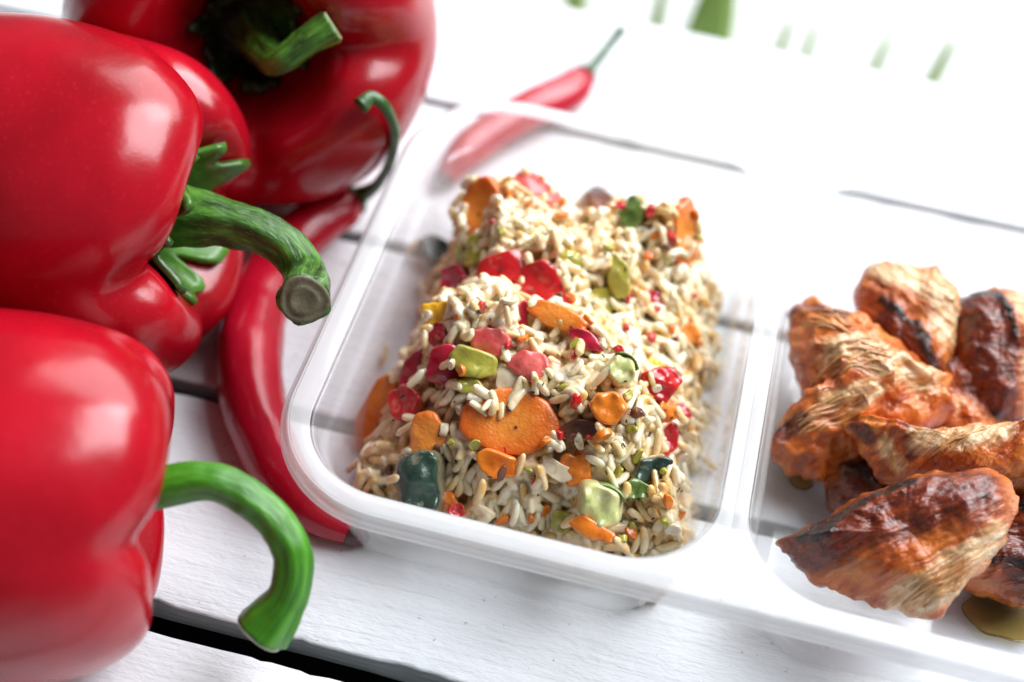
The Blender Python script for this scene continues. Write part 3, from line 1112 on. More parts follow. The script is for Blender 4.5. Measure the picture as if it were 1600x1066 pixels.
def veg(kind, px, py, wpx, hpx, label, th=None, spin=0.0, face=0.45, tilt=(0, 0), bend=0.0, corners=5, sink=0.35, seed=None, lift=0.0, blk=0.66):
    """a piece seen at photo pixel (px, py), about wpx x hpx pixels across; face 0 = lies on the slope, 1 = turned to the camera"""
    seed = len(PIECES) * 13 + 5 if seed is None else seed
    p = hit(px, py, np.maximum(TGT, HM))
    dcam = np.dot(p - CAM_POS, -RN[:, 2])
    s = dcam / 2222.0
    n = local_normal(TGT, p[0], p[1], 12)
    v = view_dir(p)
    nn = n * (1 - face) + v * face
    nn = nn / np.linalg.norm(nn) + tilt[0] * RN[:, 0] + tilt[1] * RN[:, 1]
    nn /= np.linalg.norm(nn)
    Rm = frame_from(nn, spin)
    fore = max(0.55, float(np.dot(nn, v)))
    lx, ly = wpx * s * 1.10, hpx * s * 1.10 / fore
    spec = {'red': ('red_pepper_piece', 'red', 0.0034, 'red pepper'), 'red_pink': ('red_pepper_piece', 'red_pink', 0.0036, 'red pepper'), 'magenta': ('red_pepper_piece', 'magenta', 0.0034, 'red pepper'),
            'carrot': ('carrot_slice', 'carrot', 0.0046, 'carrot'), 'yellow': ('yellow_pepper_piece', 'yellow', 0.0034, 'yellow pepper'), 'amber': ('orange_pepper_piece', 'amber', 0.0036, 'orange pepper'),
            'olive': ('green_pepper_piece', 'olive', 0.0040, 'green pepper'), 'courgette': ('courgette_piece', 'courgette_flesh', 0.0085, 'courgette'),
            'skin': ('courgette_piece', 'courgette_skin', 0.0050, 'courgette'), 'green': ('courgette_piece', 'green_skin', 0.005, 'courgette'),
            'brown': ('mushroom_and_shade_piece', 'brown', 0.005, 'mushroom'), 'onion': ('onion_piece', 'onion', 0.0018, 'onion')}[kind]
    th = spec[2] if th is None else th
    V, F = slab(lx, ly, th * 1.15, corners, seed, bend if bend else (0.0 if corners == 0 else random.uniform(-0.5, 0.7)), 0.10 if corners else 0.05, bump=0.0001)
    p = p + nn * (0.52 - sink) * th + np.array([0, 0, lift])
    o = place(V, F, spec[0], M[spec[1]], p, Rm, label, spec[3], 'vegetable pieces in the rice')
    Wv = V @ Rm.T + p
    if kind == 'courgette':
        # green rind along one side, a part of its own
        m = np.linspace(-0.9, 0.9, 9)
        RV2 = []
        for h in (-0.52, 0.50):
            for a in m:
                for rr in (0.94, 1.04):
                    RV2.append((lx / 2 * rr * math.cos(a + 1.2), ly / 2 * rr * math.sin(a + 1.2), h * th))
        f2 = []
        nm = len(m) * 2
        for i in range(len(m) - 1):
            b0, b1 = i * 2, i * 2 + 2
            f2 += [(b0 + 1, b1 + 1, nm + b1 + 1, nm + b0 + 1), (b0, nm + b0, nm + b1, b1), (nm + b0, nm + b0 + 1, nm + b1 + 1, nm + b1), (b0, b1, b1 + 1, b0 + 1)]
        f2 += [(0, 1, nm + 1, nm), (nm - 2, 2 * nm - 2, 2 * nm - 1, nm - 1)]
        W2 = np.array(RV2) @ Rm.T + p
        rd = obj('rind', W2, f2, M['green_skin'], o)
        fix_normals(rd)
    # stamp into the height map
    i, j, z = stamp(Wv)
    dense = []
    for f in np.linspace(0.15, 1, 7):
        dense.append(p + (Wv - p) * f)
    dense = np.vstack(dense)
    i, j, z = stamp(dense)
    np.maximum.at(HM, (i, j), z)
    core = p + (Wv - p) * blk
    for f in np.linspace(0.1, 1, 9):
        i, j, z = stamp(p + (core - p) * f)
        BLOCK[i, j] = True
    PIECES.append((p, max(lx, ly)))
    return o


# --- rice grains -----------------------------------------------------------
def grain_mesh(seed):
    r = np.random.default_rng(seed)
    L, Rg = 1.0, 1.0
    us = np.array([-1, -0.86, -0.5, 0.0, 0.5, 0.86, 1.0])
    rs = np.array([0.30, 0.74, 0.97, 1.0, 0.97, 0.76, 0.30])
    n = 7
    a = np.linspace(0, 2 * np.pi, n, endpoint=False)
    bend = r.uniform(-0.75, 0.75)
    V = []
    for u, q in zip(us, rs):
        q = q * r.uniform(0.92, 1.06)
        V.append(np.column_stack([np.full(n, u), q * np.cos(a) + 0, q * 0.86 * np.sin(a)]))
    V = np.vstack(V)
    F = grid_faces(len(us), n)
    F += [tuple(reversed(range(n))), tuple((len(us) - 1) * n + j for j in range(n))]
    return V, F, bend


GRAINS = [grain_mesh(s) for s in range(6)]
GR = []  # centre, axes matrix (3x3 incl. scale), variant


def drop_grain(x, y, on_top=False):
    yaw = rng.uniform(0, np.pi)
    hl = rng.uniform(0.0022, 0.0041)
    hr = rng.uniform(0.00125, 0.00160)
    c, s = math.cos(yaw), math.sin(yaw)
    us = np.linspace(-0.85, 0.85, 6) * hl
    ix = ((x + us * c - GX0) / CELL).astype(int)
    iy = ((y + us * s - GY0) / CELL).astype(int)
    if ix.min() < 2 or iy.min() < 2 or ix.max() >= NXC - 2 or iy.max() >= NYC - 2:
        return False
    if not on_top and BLOCK[ix, iy].sum() > 1:
        return False
    h = HM[ix, iy]
    # rest on the two highest supports
    slope = np.polyfit(us, h, 1)[0]
    slope = float(np.clip(slope + rng.normal(0, 0.18), -1.3, 1.3))
    z0 = float(np.max(h - slope * us)) if rng.random() < 0.35 else float(np.percentile(h - slope * us, 70))
    ct = 1 / math.sqrt(1 + slope * slope)
    ax = np.array([c * ct, s * ct, slope * ct])
    side = np.array([-s, c, 0.0])
    up = np.cross(ax, side)
    cen = np.array([x, y, z0 + hr * 0.10])
    roll = rng.uniform(0, 6.28)
    s2 = side * math.cos(roll) + up * math.sin(roll)
    u2 = np.cross(ax, s2)
    vi = int(rng.integers(0, 6))
    GR.append((cen, np.column_stack([ax * hl, s2 * hr, u2 * hr * rng.uniform(0.85, 1.05)]), vi))
    # stamp
    R_ = int(math.ceil((hl + hr) / CELL)) + 1
    i0, j0 = cell(x, y)
    a0, a1, b0, b1 = max(i0 - R_, 0), min(i0 + R_ + 1, NXC), max(j0 - R_, 0), min(j0 + R_ + 1, NYC)
    dx = GX[a0:a1, b0:b1] - x
    dy = GY[a0:a1, b0:b1] - y
    u = (dx * c + dy * s) / ct
    w = -dx * s + dy * c
    q = 1 - np.clip(np.abs(u) / hl, 0, 1) ** 2.4
    hh = q - (w / hr) ** 2
    top = cen[2] + slope * ct * u + hr * 0.9 * np.sqrt(np.maximum(hh, 0))
    sub = HM[a0:a1, b0:b1]
    HM[a0:a1, b0:b1] = np.where(hh > 0, np.maximum(sub, top), sub)
    return True


def deposit(n, tgt_off=0.0, tol=0.0004, avoid=True):
    done = 0
    tries = 0
    while done < n and tries < 60:
        tries += 1
        need = (TGT + tgt_off - HM) > tol
        if avoid:
            need &= ~BLOCK
        need &= dist > 0.0006
        idx = np.argwhere(need)
        if len(idx) < 40:
            break
        pick = idx[rng.permutation(len(idx))[:220]]
        for (i, j) in pick:
            if (TGT[i, j] + tgt_off - HM[i, j]) > tol and not (avoid and BLOCK[i, j]):
                if drop_grain(gx[i] + rng.uniform(-.5, .5) * CELL, gy[j] + rng.uniform(-.5, .5) * CELL):
                    done += 1
                    if done >= n:
                        break
    return done


n1 = deposit(6500, -0.0014)

# --- the vegetable pieces, back to front
veg('red_pink', 830, 312, 66, 52, 'red pepper piece, its glare painted pink, on the highest point at the back of the rice', spin=0.6, face=0.35, corners=4, bend=0.5, sink=0.1, lift=0.001)  # pink colour stands in for blurred glare on a red piece
veg('brown', 934, 328, 56, 36, 'browned mushroom piece at the back edge of the rice', spin=0.2, face=0.3, corners=5, sink=0.1)
veg('carrot', 760, 330, 66, 82, 'blurred carrot slice leaning at the back left of the rice', spin=0.3, face=0.75, corners=0, tilt=(-0.35, 0), sink=0.3)
veg('carrot', 1064, 366, 48, 88, 'blurred carrot piece on the right back slope of the rice', spin=0.2, face=0.7, corners=6, tilt=(0.3, 0), sink=0.3)
veg('green', 990, 340, 40, 44, 'small green courgette bit behind the olive pepper strip', face=0.4, sink=0.3)
veg('skin', 682, 400, 62, 38, 'dark green courgette piece at the left edge of the rice', spin=-0.2, face=0.45, corners=5, sink=0.15, lift=0.001)
veg('olive', 742, 394, 62, 34, 'dull olive pepper piece beside the dark courgette at the left', spin=0.1, face=0.4, corners=5)
veg('olive', 890, 408, 36, 26, 'small yellowish green pepper bit above the red pepper pair', face=0.4)
veg('olive', 966, 432, 34, 66, 'upright olive green pepper strip right of the red pepper pair', spin=0.25, face=0.8, corners=5, sink=0.0)
veg('olive', 938, 468, 46, 34, 'small olive green pepper piece below the upright strip', face=0.5, corners=5)
veg('red', 786, 424, 66, 50, 'curved bright red pepper slice with black specks, left of a red pair', spin=0.6, face=0.6, corners=4, bend=1.1, sink=-0.5, blk=0.85)
veg('red', 842, 448, 62, 58, 'curved bright red pepper slice, right one of a pair near the top', spin=-0.2, face=0.75, corners=4, bend=0.9, sink=-0.5, blk=0.85)
veg('magenta', 815, 502, 20, 58, 'narrow dark red pepper strip hanging below the red pair', spin=0.15, face=0.9, corners=4, sink=0.0)
veg('magenta', 713, 436, 42, 32, 'small dark red pepper bit left of the speckled red slice', face=0.5, corners=5)
veg('magenta', 1018, 471, 40, 34, 'small crimson pepper bit on the right slope of the rice', face=0.5, corners=5, spin=0.7)
veg('yellow', 688, 492, 46, 38, 'bright yellow pepper piece at the left side of the rice', face=0.75, corners=4, spin=0.2, sink=0.1)
veg('carrot', 878, 504, 100, 34, 'long orange carrot strip in the middle of the rice', spin=-0.18, face=0.6, corners=6, sink=0.0)
veg('magenta', 915, 533, 54, 26, 'dark red pepper sliver under the long carrot strip', spin=-0.25, face=0.6, corners=4)
veg('magenta', 688, 522, 34, 30, 'tiny dark red pepper bit below the yellow piece', face=0.5)
veg('red_pink', 766, 534, 62, 46, 'pale red translucent pepper piece behind the green pickle-like piece', face=0.5, corners=5, sink=0.2)
veg('carrot', 1073, 522, 26, 32, 'small orange carrot bit at the right edge of the rice', face=0.6, corners=5)
veg('magenta', 697, 570, 46, 58, 'magenta red pepper piece left of the olive block', spin=0.2, face=0.7, corners=4, bend=0.6, sink=0.0)
veg('olive', 743, 566, 70, 46, 'thick shiny olive green pepper block in the middle of the rice', spin=-0.1, face=0.55, corners=5, th=0.006, sink=-0.2, blk=0.85)
veg('olive', 736, 604, 44, 28, 'olive green pepper bit under the shiny olive block', face=0.7, corners=5)
veg('red_pink', 830, 577, 66, 40, 'glossy pinkish red pepper piece right of the olive block', spin=-0.3, face=0.5, corners=5, sink=0.0)
veg('magenta', 646, 576, 24, 50, 'dark red pepper strip at the left slope of the rice', face=0.7, corners=4, spin=-0.2)
veg('courgette', 966, 582, 48, 48, 'green courgette chunk beside the red dice with a grain on it', face=0.6, corners=5, sink=0.3, th=0.006)
veg('red', 1018, 603, 52, 48, 'bright red pepper dice with a rice grain across it', face=0.6, corners=5, th=0.008, sink=0.1)
veg('yellow', 1018, 572, 34, 20, 'small yellow pepper bit above the red dice', face=0.5, corners=5)
veg('red', 640, 632, 62, 46, 'ragged red pepper piece near the left wall of the tray', spin=-0.5, face=0.6, corners=5, th=0.006, sink=0.0)
veg('amber', 594, 640, 46, 100, 'tall orange pepper strip leaning at the far left of the rice', spin=-0.25, face=0.8, corners=5, tilt=(-0.25, 0), sink=0.1)
veg('amber', 950, 636, 56, 46, 'soft orange vegetable chunk right of the large carrot slice', face=0.6, corners=6, th=0.007, sink=0.1)
veg('amber', 1036, 644, 32, 22, 'tiny orange bit below the red dice', face=0.5, corners=5)
veg('red', 1062, 648, 34, 28, 'small red pepper bit at the right edge below the red dice', face=0.6, corners=5)
veg('onion', 800, 600, 60, 40, 'translucent onion flap above the large carrot slice', spin=-0.7, face=0.5, corners=4, bend=0.5)
veg('brown', 912, 672, 64, 32, 'dark brown piece standing in for the shade of a hollow right of the carrot slice', spin=0.3, face=0.5, corners=5, sink=0.6)  # brown slab painted in place of the shade in this hollow
veg('carrot', 797, 662, 142, 92, 'largest carrot slice, round and bright orange, at the front of the rice', spin=0.15, face=0.72, corners=0, th=0.0032, sink=-1.0, seed=77, blk=0.97)
veg('carrot', 668, 684, 48, 80, 'upright carrot slice above the large dark courgette piece', spin=-0.15, face=0.8, corners=5, sink=-0.1)
veg('red', 1042, 688, 28, 40, 'thin red pepper bit at the right slope near the front', face=0.7, corners=4)
veg('amber', 776, 726, 62, 40, 'smooth yellow orange pepper piece under the largest carrot slice', spin=0.0, face=0.75, corners=5, bend=0.6, sink=0.0)
veg('amber', 902, 736, 42, 48, 'dull orange pepper piece in the lower middle of the rice', spin=0.3, face=0.7, corners=4)
veg('onion', 872, 736, 54, 26, 'translucent onion strip in the lower middle of the rice', spin=-0.3, face=0.6, corners=4, bend=0.4, sink=-0.1)
veg('skin', 1010, 732, 62, 34, 'dark green courgette skin piece at the lower right of the rice', spin=0.3, face=0.65, corners=4, sink=0.0)
veg('skin', 662, 748, 74, 92, 'large dark green courgette piece at the front left corner', spin=0.25, face=0.85, corners=4, th=0.009, sink=-0.25, blk=0.85)
veg('courgette', 938, 782, 68, 56, 'pale green courgette cube at the front of the rice', spin=0.1, face=0.75, corners=4, th=0.011, sink=-0.1, blk=0.85)
veg('green', 992, 764, 42, 30, 'small green courgette bit above the front right rice clump', face=0.6, corners=5)
veg('amber', 698, 782, 38, 32, 'small orange bit right of the large dark courgette piece', face=0.7, corners=5)
veg('red', 714, 798, 26, 22, 'tiny red pepper bit at the front rim of the rice', face=0.7, corners=5)
veg('amber', 926, 830, 72, 26, 'orange pepper piece low at the front below the courgette cube', spin=-0.2, face=0.7, corners=5)
veg('olive', 880, 812, 40, 34, 'dull green bit low at the front left of the courgette cube', face=0.7, corners=5)

n2 = deposit(3600, 0.0006)
# loose clumps standing a little proud
for _ in range(26):
    k = rng.integers(0, len(GR))
    c = GR[k][0]
    for _ in range(9):
        x, y = c[0] + rng.normal(0, 0.0028), c[1] + rng.normal(0, 0.0028)
        i, j = cell(x, y)
        if 0 < i < NXC and 0 < j < NYC and dist[i, j] > 0.001 and not BLOCK[i, j]:
            drop_grain(x, y)
# a few grains that lie on the vegetables and stray grains at the foot
for (px, py) in ((1020, 596), (742, 628), (756, 622), (772, 626), (790, 622), (806, 618), (822, 612), (836, 608), (748, 640), (764, 634), (782, 634), (846, 618), (770, 640), (808, 628), (650, 610), (700, 560), (836, 470), (870, 520), (560, 752), (572, 742), (585, 752), (566, 762), (600, 765), (615, 770), (598, 752), (640, 388), (648, 392), (580, 764), (590, 772), (604, 728), (618, 716), (552, 744), (1112, 640), (1104, 728), (1118, 540), (600, 560), (660, 452)):
    p = hit(px, py, HM)
    drop_grain(p[0], p[1], True)

mound = empty('rice_mound', (float(FOOT[:, 0].mean()), float(FOOT[:, 1].mean()), FLOOR_Z), 'mound of cooked rice grains filling the left compartment of the tray', 'rice')
# solid core under the loose grains
st = 3
ii, jj = np.arange(0, NXC, st), np.arange(0, NYC, st)
cg = CORE[np.ix_(ii, jj)]
dg = dist[np.ix_(ii, jj)]
keep = dg > 0.003
idm = -np.ones(cg.shape, int)
CVv = []
for a in range(len(ii)):
    for b in range(len(jj)):
        if keep[a, b]:
            idm[a, b] = len(CVv)
            CVv.append((gx[ii[a]], gy[jj[b]], cg[a, b] + 0.0004))
CFf = []
for a in range(len(ii) - 1):
    for b in range(len(jj) - 1):
        q = (idm[a, b], idm[a + 1, b], idm[a + 1, b + 1], idm[a, b + 1])
        if min(q) >= 0:
            CFf.append(q)
co = obj('rice_bed', CVv, CFf, M['core'], mound)
co['kind'] = 'stuff'

# choose the 300 grains that show largest: uncovered and nearest to the camera
vis = []
for gi, (c, Am, vi) in enumerate(GR):
    v = view_dir(c)
    clear = True
    for t in np.linspace(0.0016, 0.016, 9):
        q = c + v * t
        if hsample(HM, q[0], q[1]) > q[2] + 0.0004:
            clear = False
            break
    size = np.linalg.norm(np.cross(Am[:, 0], v)) / np.linalg.norm(c - CAM_POS) ** 2
    vis.append((size if clear else size * 0.05, gi))
vis.sort(reverse=True)
single = set(gi for _, gi in vis[:300])
gmesh = []
for (V, F, bend) in GRAINS:
    me = bpy.data.meshes.new('rice_grain')
    W = V.copy()
    W[:, 1] += bend * (V[:, 0] ** 2 - 0.4)
    me.from_pydata([tuple(map(float, q)) for q in W], [], [tuple(map(int, f)) for f in F])
    me.polygons.foreach_set('use_smooth', [True] * len(me.polygons))
    me.materials.append(M['rice'])
    gmesh.append((me, W, F))
minv = mound.matrix_world.inverted()
BV, BF, off = [], [], 0
for gi, (c, Am, vi) in enumerate(GR):
    me, W, F = gmesh[vi]
    if gi in single:
        o = bpy.data.objects.new('rice_grain', me)
        col.objects.link(o)
        o.parent = mound
        o.matrix_parent_inverse = minv
        m4 = Matrix((Am * np.array([[0.98, 0.9, 0.9]])).tolist()).to_4x4()
        m4.translation = Vector([float(q) for q in c - view_dir(c) * 0.0005])
        o.matrix_basis = m4
    else:
        BV.append(W @ (Am * np.array([[1.0, 1.10, 1.10]])).T + c)
        BF += [tuple(q + off for q in f) for f in F]
        off += len(W)
bo = obj('rice_grains', np.vstack(BV), BF, M['rice'], mound)
bo['kind'] = 'stuff'
rmod = bo.modifiers.new('sticky', 'REMESH')
rmod.mode = 'VOXEL'
rmod.voxel_size = 0.00036
rmod.use_smooth_shade = True
smod = bo.modifiers.new('soften', 'SMOOTH')
smod.factor = 0.5
smod.iterations = 3
print('grains', len(GR), n1, n2)

# crumbs of cooked vegetable among the grains
KV, KF, KM = [], [], []
for _ in range(150):
    px, py = rng.uniform(590, 1095), rng.uniform(290, 850)
    p = hit(px, py, HM)
    i, j = cell(p[0], p[1])
    if not (0 < i < NXC and 0 < j < NYC) or dist[i, j] < 0.002 or BLOCK[i, j]:
        continue
    V, F = slab(rng.uniform(.0016, .0052), rng.uniform(.0014, .0034), rng.uniform(.0010, .0022), 5, int(rng.integers(9999)), nseg=12)
    Rm = frame_from(local_normal(HM, p[0], p[1], 2) + rng.normal(0, 0.3, 3), rng.uniform(0, 6))
    KF += [tuple(q + len(KV) for q in f) for f in F]
    KM += [int(rng.choice(5, p=[.18, .26, .20, .28, .08]))] * len(F)
    KV += [tuple(v) for v in V @ Rm.T + p]
ko = obj('vegetable_crumbs', KV, KF, M['red'])
for m_ in ('amber', 'olive', 'onion', 'brown'):
    ko.data.materials.append(M[m_])
ko.data.polygons.foreach_set('material_index', KM[:len(ko.data.polygons)])
fix_normals(ko)
tag(ko, 'tiny coloured vegetable crumbs scattered among the rice grains', 'vegetables', kind='stuff')

# dried herb flecks on the rice
HV, HF = [], []
for _ in range(110):
    px, py = rng.uniform(570, 1100), rng.uniform(270, 860)
    p = hit(px, py, HM)
    i, j = cell(p[0], p[1])
    if not (0 < i < NXC and 0 < j < NYC) or dist[i, j] < 0.002:
        continue
    n = local_normal(HM, p[0], p[1], 2)
    Rm = frame_from(n, rng.uniform(0, 6))
    l, w, h = rng.uniform(.0003, .0007), rng.uniform(.00012, .0003), 0.0001
    o = len(HV)
    for sx in (-1, 1):
        for sy in (-1, 1):
            for sz in (-1, 1):
                HV.append(Rm @ np.array([sx * l, sy * w, sz * h]) + p + n * 0.0002)
    HF += [tuple(o + q for q in f) for f in bf]
ho = obj('herb_flecks', HV, HF, M['herb'], smooth=False)
tag(ho, 'tiny black dried herb flecks scattered over the rice', 'herbs', kind='stuff')


# ---------------------------------------------------------------- chicken pieces
def seg_dist(P, line):
    best = np.full(len(P), 1e9)
    for a, b in zip(line[:-1], line[1:]):
        ab = b - a
        t = np.clip(((P - a) @ ab) / (ab @ ab + 1e-12), 0, 1)
        best = np.minimum(best, np.linalg.norm(P - a - t[:, None] * ab, axis=1))
    return best


def chicken(label, outline, z0, tilt, thick, seed, char=(), pale=(), glaze=(), fibre=None, bumpy=1.0, strands=(), belly=0.45, pow_=2.2):
    """outline in photo pixels is carried onto a sloped plane through its centre; the piece is a thick, uneven body about it"""
    out = np.array(outline, float)
    cpx = out.mean(0)
    c = at(cpx[0], cpx[1], z0)
    v = view_dir(c)
    up = np.array([0, 0, 1.0])
    n = up * (1 - tilt[0]) + v * tilt[0] + np.array([1.0, 0, 0]) * tilt[1] + np.array([0, 1.0, 0]) * tilt[2]
    n /= np.linalg.norm(n)

    def onplane(q):
        d = ray(q[0], q[1])
        t = np.dot(c - CAM_POS, n) / np.dot(d, n)
        return CAM_POS + d * t

    Rm = frame_from(n, 0.0)
    loc = lambda q: (onplane(q) - c) @ Rm
    poly = np.array([loc(q)[:2] for q in out])
    # dense outline
    N = 190
    cl = np.vstack([poly, poly[:1]])
    sl = np.concatenate([[0], np.cumsum(np.linalg.norm(np.diff(cl, axis=0), axis=1))])
    u = np.linspace(0, sl[-1], N, endpoint=False)
    E = np.column_stack([np.interp(u, sl, cl[:, k]) for k in (0, 1)])
    for _ in range(2):
        E = (np.roll(E, 1, 0) + 2 * E + np.roll(E, -1, 0)) / 4
    E = E.mean(0) + (E - E.mean(0)) * 1.05
    rag = fbm(np.column_stack([E, np.zeros(N)]), 300, seed, 3)
    cen = E.mean(0)
    E = cen + (E - cen) * (1 + 0.035 * rag)[:, None]
    tf = np.concatenate([np.linspace(0.0, 0.9, 44), np.array([0.94, 0.97, 0.99, 1.0])])
    rings = []
    for t in tf:
        h = thick * belly * (1 - t ** pow_) ** 0.6 if t < 1 else 0
        rings.append(np.column_stack([cen + (E - cen) * t, np.full(N, h)]))
    for t in (0.985, 0.94, 0.86, 0.74, 0.58, 0.38, 0.18, 0.0):
        h = -thick * (1 - belly) * (1 - t ** pow_) ** 0.6
        rings.append(np.column_stack([cen + (E - cen) * t, np.full(N, h)]))
    V = np.vstack(rings)
    front = V[:, 2] >= -1e-9
    size = np.ptp(poly, axis=0).max()
    # large undulation, meat fibres and small crumbs
    V0 = V.copy()
    V[:, 2] += np.where(front, 1, 0.6) * bumpy * (0.0032 * fbm(V0, 48, seed + 1, 2) + 0.0011 * fbm(V0, 160, seed + 2, 2) + 0.00035 * fbm(V0, 430, seed + 9, 3))
    fibre = fibre or (15, 0.0004)
    if fibre:
        a = math.radians(fibre[0])
        fu = V0[:, 0] * math.cos(a) + V0[:, 1] * math.sin(a)
        fw = -V0[:, 0] * math.sin(a) + V0[:, 1] * math.cos(a)
        rid = 1 - np.abs(fbm(np.column_stack([fu * 45, fw * 420, V0[:, 2] * 120]), 1.0, seed + 5, 3))
        V[:, 2] += np.where(front, 0.25 * fibre[1] * (rid - 0.6), 0)
    ed = np.column_stack([fbm(V0, 220, seed + 7, 3), fbm(V0, 220, seed + 8, 3), np.zeros(len(V0))])
    V += 0.0007 * bumpy * ed
    P2_ = V0[:, :2]

    def field(strokes):
        f = np.zeros(len(V))
        for (pts, w) in strokes:
            ln = np.array([loc(q)[:2] for q in pts])
            dd = seg_dist(P2_, ln)
            f = np.maximum(f, np.clip(1.2 - 0.8 * dd / (w * np.dot(c - CAM_POS, -RN[:, 2]) / 2222.0), 0, 1))
        return f
    V[:, 2] += 0.0005 * np.where(front, field(char), 0)
    F = grid_faces(len(rings), N)
    o = obj('chicken_piece', V, F, M['chicken'], attrs={'char': field(char), 'pale': np.where(front, field(pale), 0.25), 'glaze': field(glaze), 'fu': fu, 'fw': fw})
    fix_normals(o)
    m4 = Matrix(Rm.tolist()).to_4x4()
    m4.translation = Vector([float(q) for q in c])
    o.matrix_world = m4
    W = V @ Rm.T + c
    lowest = W[:, 2].min()
    if lowest < 0.002:
        o.matrix_world = Matrix.Translation((0, 0, 0.002 - lowest)) @ o.matrix_world
    tag(o, label, 'chicken', 'grilled chicken pieces')
    # loose torn fibres of meat lying on the piece
    fv = V[front]
    mw = o.matrix_world.copy()
    rs = np.random.default_rng(seed)
    for (pts, count, jit, rad) in strands:
        for _ in range(count):
            q = np.array(pts, float) + rs.normal(0, jit, 2)
            a0, a1 = sorted(rs.uniform(0, 1, 2))
            if a1 - a0 < 0.35:
                a0, a1 = 0.1, 0.8
            path = []
            for u_ in np.linspace(a0, a1, 5):
                k_ = u_ * (len(q) - 1)
                i_ = min(int(k_), len(q) - 2)
                l_ = loc(q[i_] + (q[i_ + 1] - q[i_]) * (k_ - i_) + rs.normal(0, 1.6, 2))
                z_ = fv[np.argmin(((fv[:, :2] - l_[:2]) ** 2).sum(1)), 2]
                path.append(np.array([l_[0], l_[1], z_ + rad * rs.uniform(-0.2, 0.9)]))
            r0 = rad * rs.uniform(0.6, 1.3)
            SV, SF, _, _, _ = sweep(path, [r0 * 0.35, r0, r0, r0 * 0.9, r0 * 0.3], nseg=7, nlen=12, rough=0.0001, seed=int(rs.integers(99)))
            V3, F3 = cap(SV, SF, 7)
            fo = obj('meat_fibre', V3, F3, M['fibre'])
            fix_normals(fo)
            fo.parent = o
            fo.matrix_basis = Matrix.Identity(4)
    return o


chicken('charred reddish chicken piece with pale top at the back of the pile',
        [(1344, 432), (1370, 414), (1420, 410), (1462, 420), (1490, 448), (1496, 490), (1484, 540), (1478, 595), (1462, 610), (1430, 590), (1400, 560), (1362, 530), (1342, 500), (1338, 465)],
        0.030, (0.6, 0.0, 0), 0.026, 31, char=[([(1372, 480), (1400, 500), (1430, 530), (1440, 560), (1464, 600)], 9), ([(1425, 520), (1438, 545)], 14)],
        pale=[([(1380, 430), (1430, 440), (1470, 470), (1480, 520)], 34)], glaze=[([(1385, 510), (1430, 565), (1460, 600)], 26)], fibre=(-30, 0.0012))
chicken('dark glazed chicken strip at the back right of the pile',
        [(1500, 470), (1520, 456), (1550, 450), (1590, 462), (1640, 500), (1650, 560), (1620, 620), (1592, 650), (1560, 668), (1510, 660), (1484, 630), (1486, 570), (1484, 520)],
        0.026, (0.6, 0.05, 0), 0.028, 33, char=[([(1510, 472), (1540, 462), (1560, 500), (1570, 540)], 9), ([(1500, 655), (1550, 660)], 12)],
        pale=[([(1590, 480), (1620, 540), (1610, 600)], 26)], glaze=[([(1515, 480), (1540, 560), (1535, 640)], 46)])
chicken('pale shredded lumpy chicken piece at the left of the pile',
        [(1236, 500), (1270, 482), (1300, 500), (1330, 512), (1370, 530), (1420, 570), (1470, 610), (1480, 650), (1440, 680), (1380, 690), (1340, 735), (1280, 745), (1225, 738), (1202, 715), (1220, 670), (1262, 640), (1240, 590), (1232, 545)],
        0.020, (0.45, -0.05, 0), 0.030, 35, pale=[([(1300, 590), (1360, 600), (1420, 620)], 34), ([(1290, 660), (1350, 650)], 22)], glaze=[([(1240, 500), (1300, 520)], 16), ([(1215, 705), (1250, 690)], 14)],
        fibre=(40, 0.0022), bumpy=1.7, strands=[([(1260, 620), (1330, 590), (1410, 610)], 12, 16, 0.0004), ([(1230, 700), (1290, 670), (1360, 650)], 10, 16, 0.0004), ([(1245, 520), (1290, 530), (1340, 560)], 12, 14, 0.0004)])
chicken('small blackened chicken piece under the big front piece',
        [(1296, 735), (1330, 722), (1372, 728), (1420, 760), (1400, 800), (1340, 815), (1296, 792), (1288, 760)],
        0.012, (0.4, 0, 0), 0.020, 37, char=[([(1310, 740), (1345, 752), (1380, 770)], 30)], glaze=[([(1300, 780), (1360, 800)], 26)])
chicken('orange pale chicken strip across the middle of the pile',
        [(1326, 660), (1360, 652), (1400, 664), (1436, 680), (1480, 672), (1530, 664), (1580, 668), (1660, 650), (1670, 710), (1600, 742), (1540, 752), (1470, 760), (1420, 758), (1382, 752), (1350, 715)],
        0.032, (0.7, 0, 0), 0.024, 39, pale=[([(1440, 695), (1500, 690), (1560, 680)], 30), ([(1380, 700), (1400, 730)], 18)], glaze=[([(1335, 665), (1360, 690)], 10), ([(1420, 680), (1425, 720)], 12)],
        fibre=(60, 0.0014), strands=[([(1450, 735), (1490, 700), (1540, 676)], 6, 10, 0.0003)])
chicken('dark glazed chicken piece at the right edge below the front piece',
        [(1530, 800), (1580, 775), (1640, 780), (1700, 820), (1700, 900), (1640, 940), (1590, 948), (1540, 930), (1500, 915), (1505, 870)],
        0.016, (0.4, 0, 0), 0.026, 41, char=[([(1570, 800), (1600, 830)], 16), ([(1530, 900), (1590, 905)], 12)], glaze=[([(1560, 830), (1600, 900)], 60)], bumpy=1.3)
chicken('brown chicken chunk wedged in the middle between the back and front pieces',
        [(1400, 575), (1450, 560), (1510, 575), (1570, 620), (1590, 665), (1540, 700), (1460, 705), (1410, 680), (1390, 630)],
        0.016, (0.4, 0, 0), 0.024, 51, pale=[([(1430, 640), (1480, 650)], 16)], glaze=[([(1480, 590), (1540, 640)], 30)], bumpy=1.4)
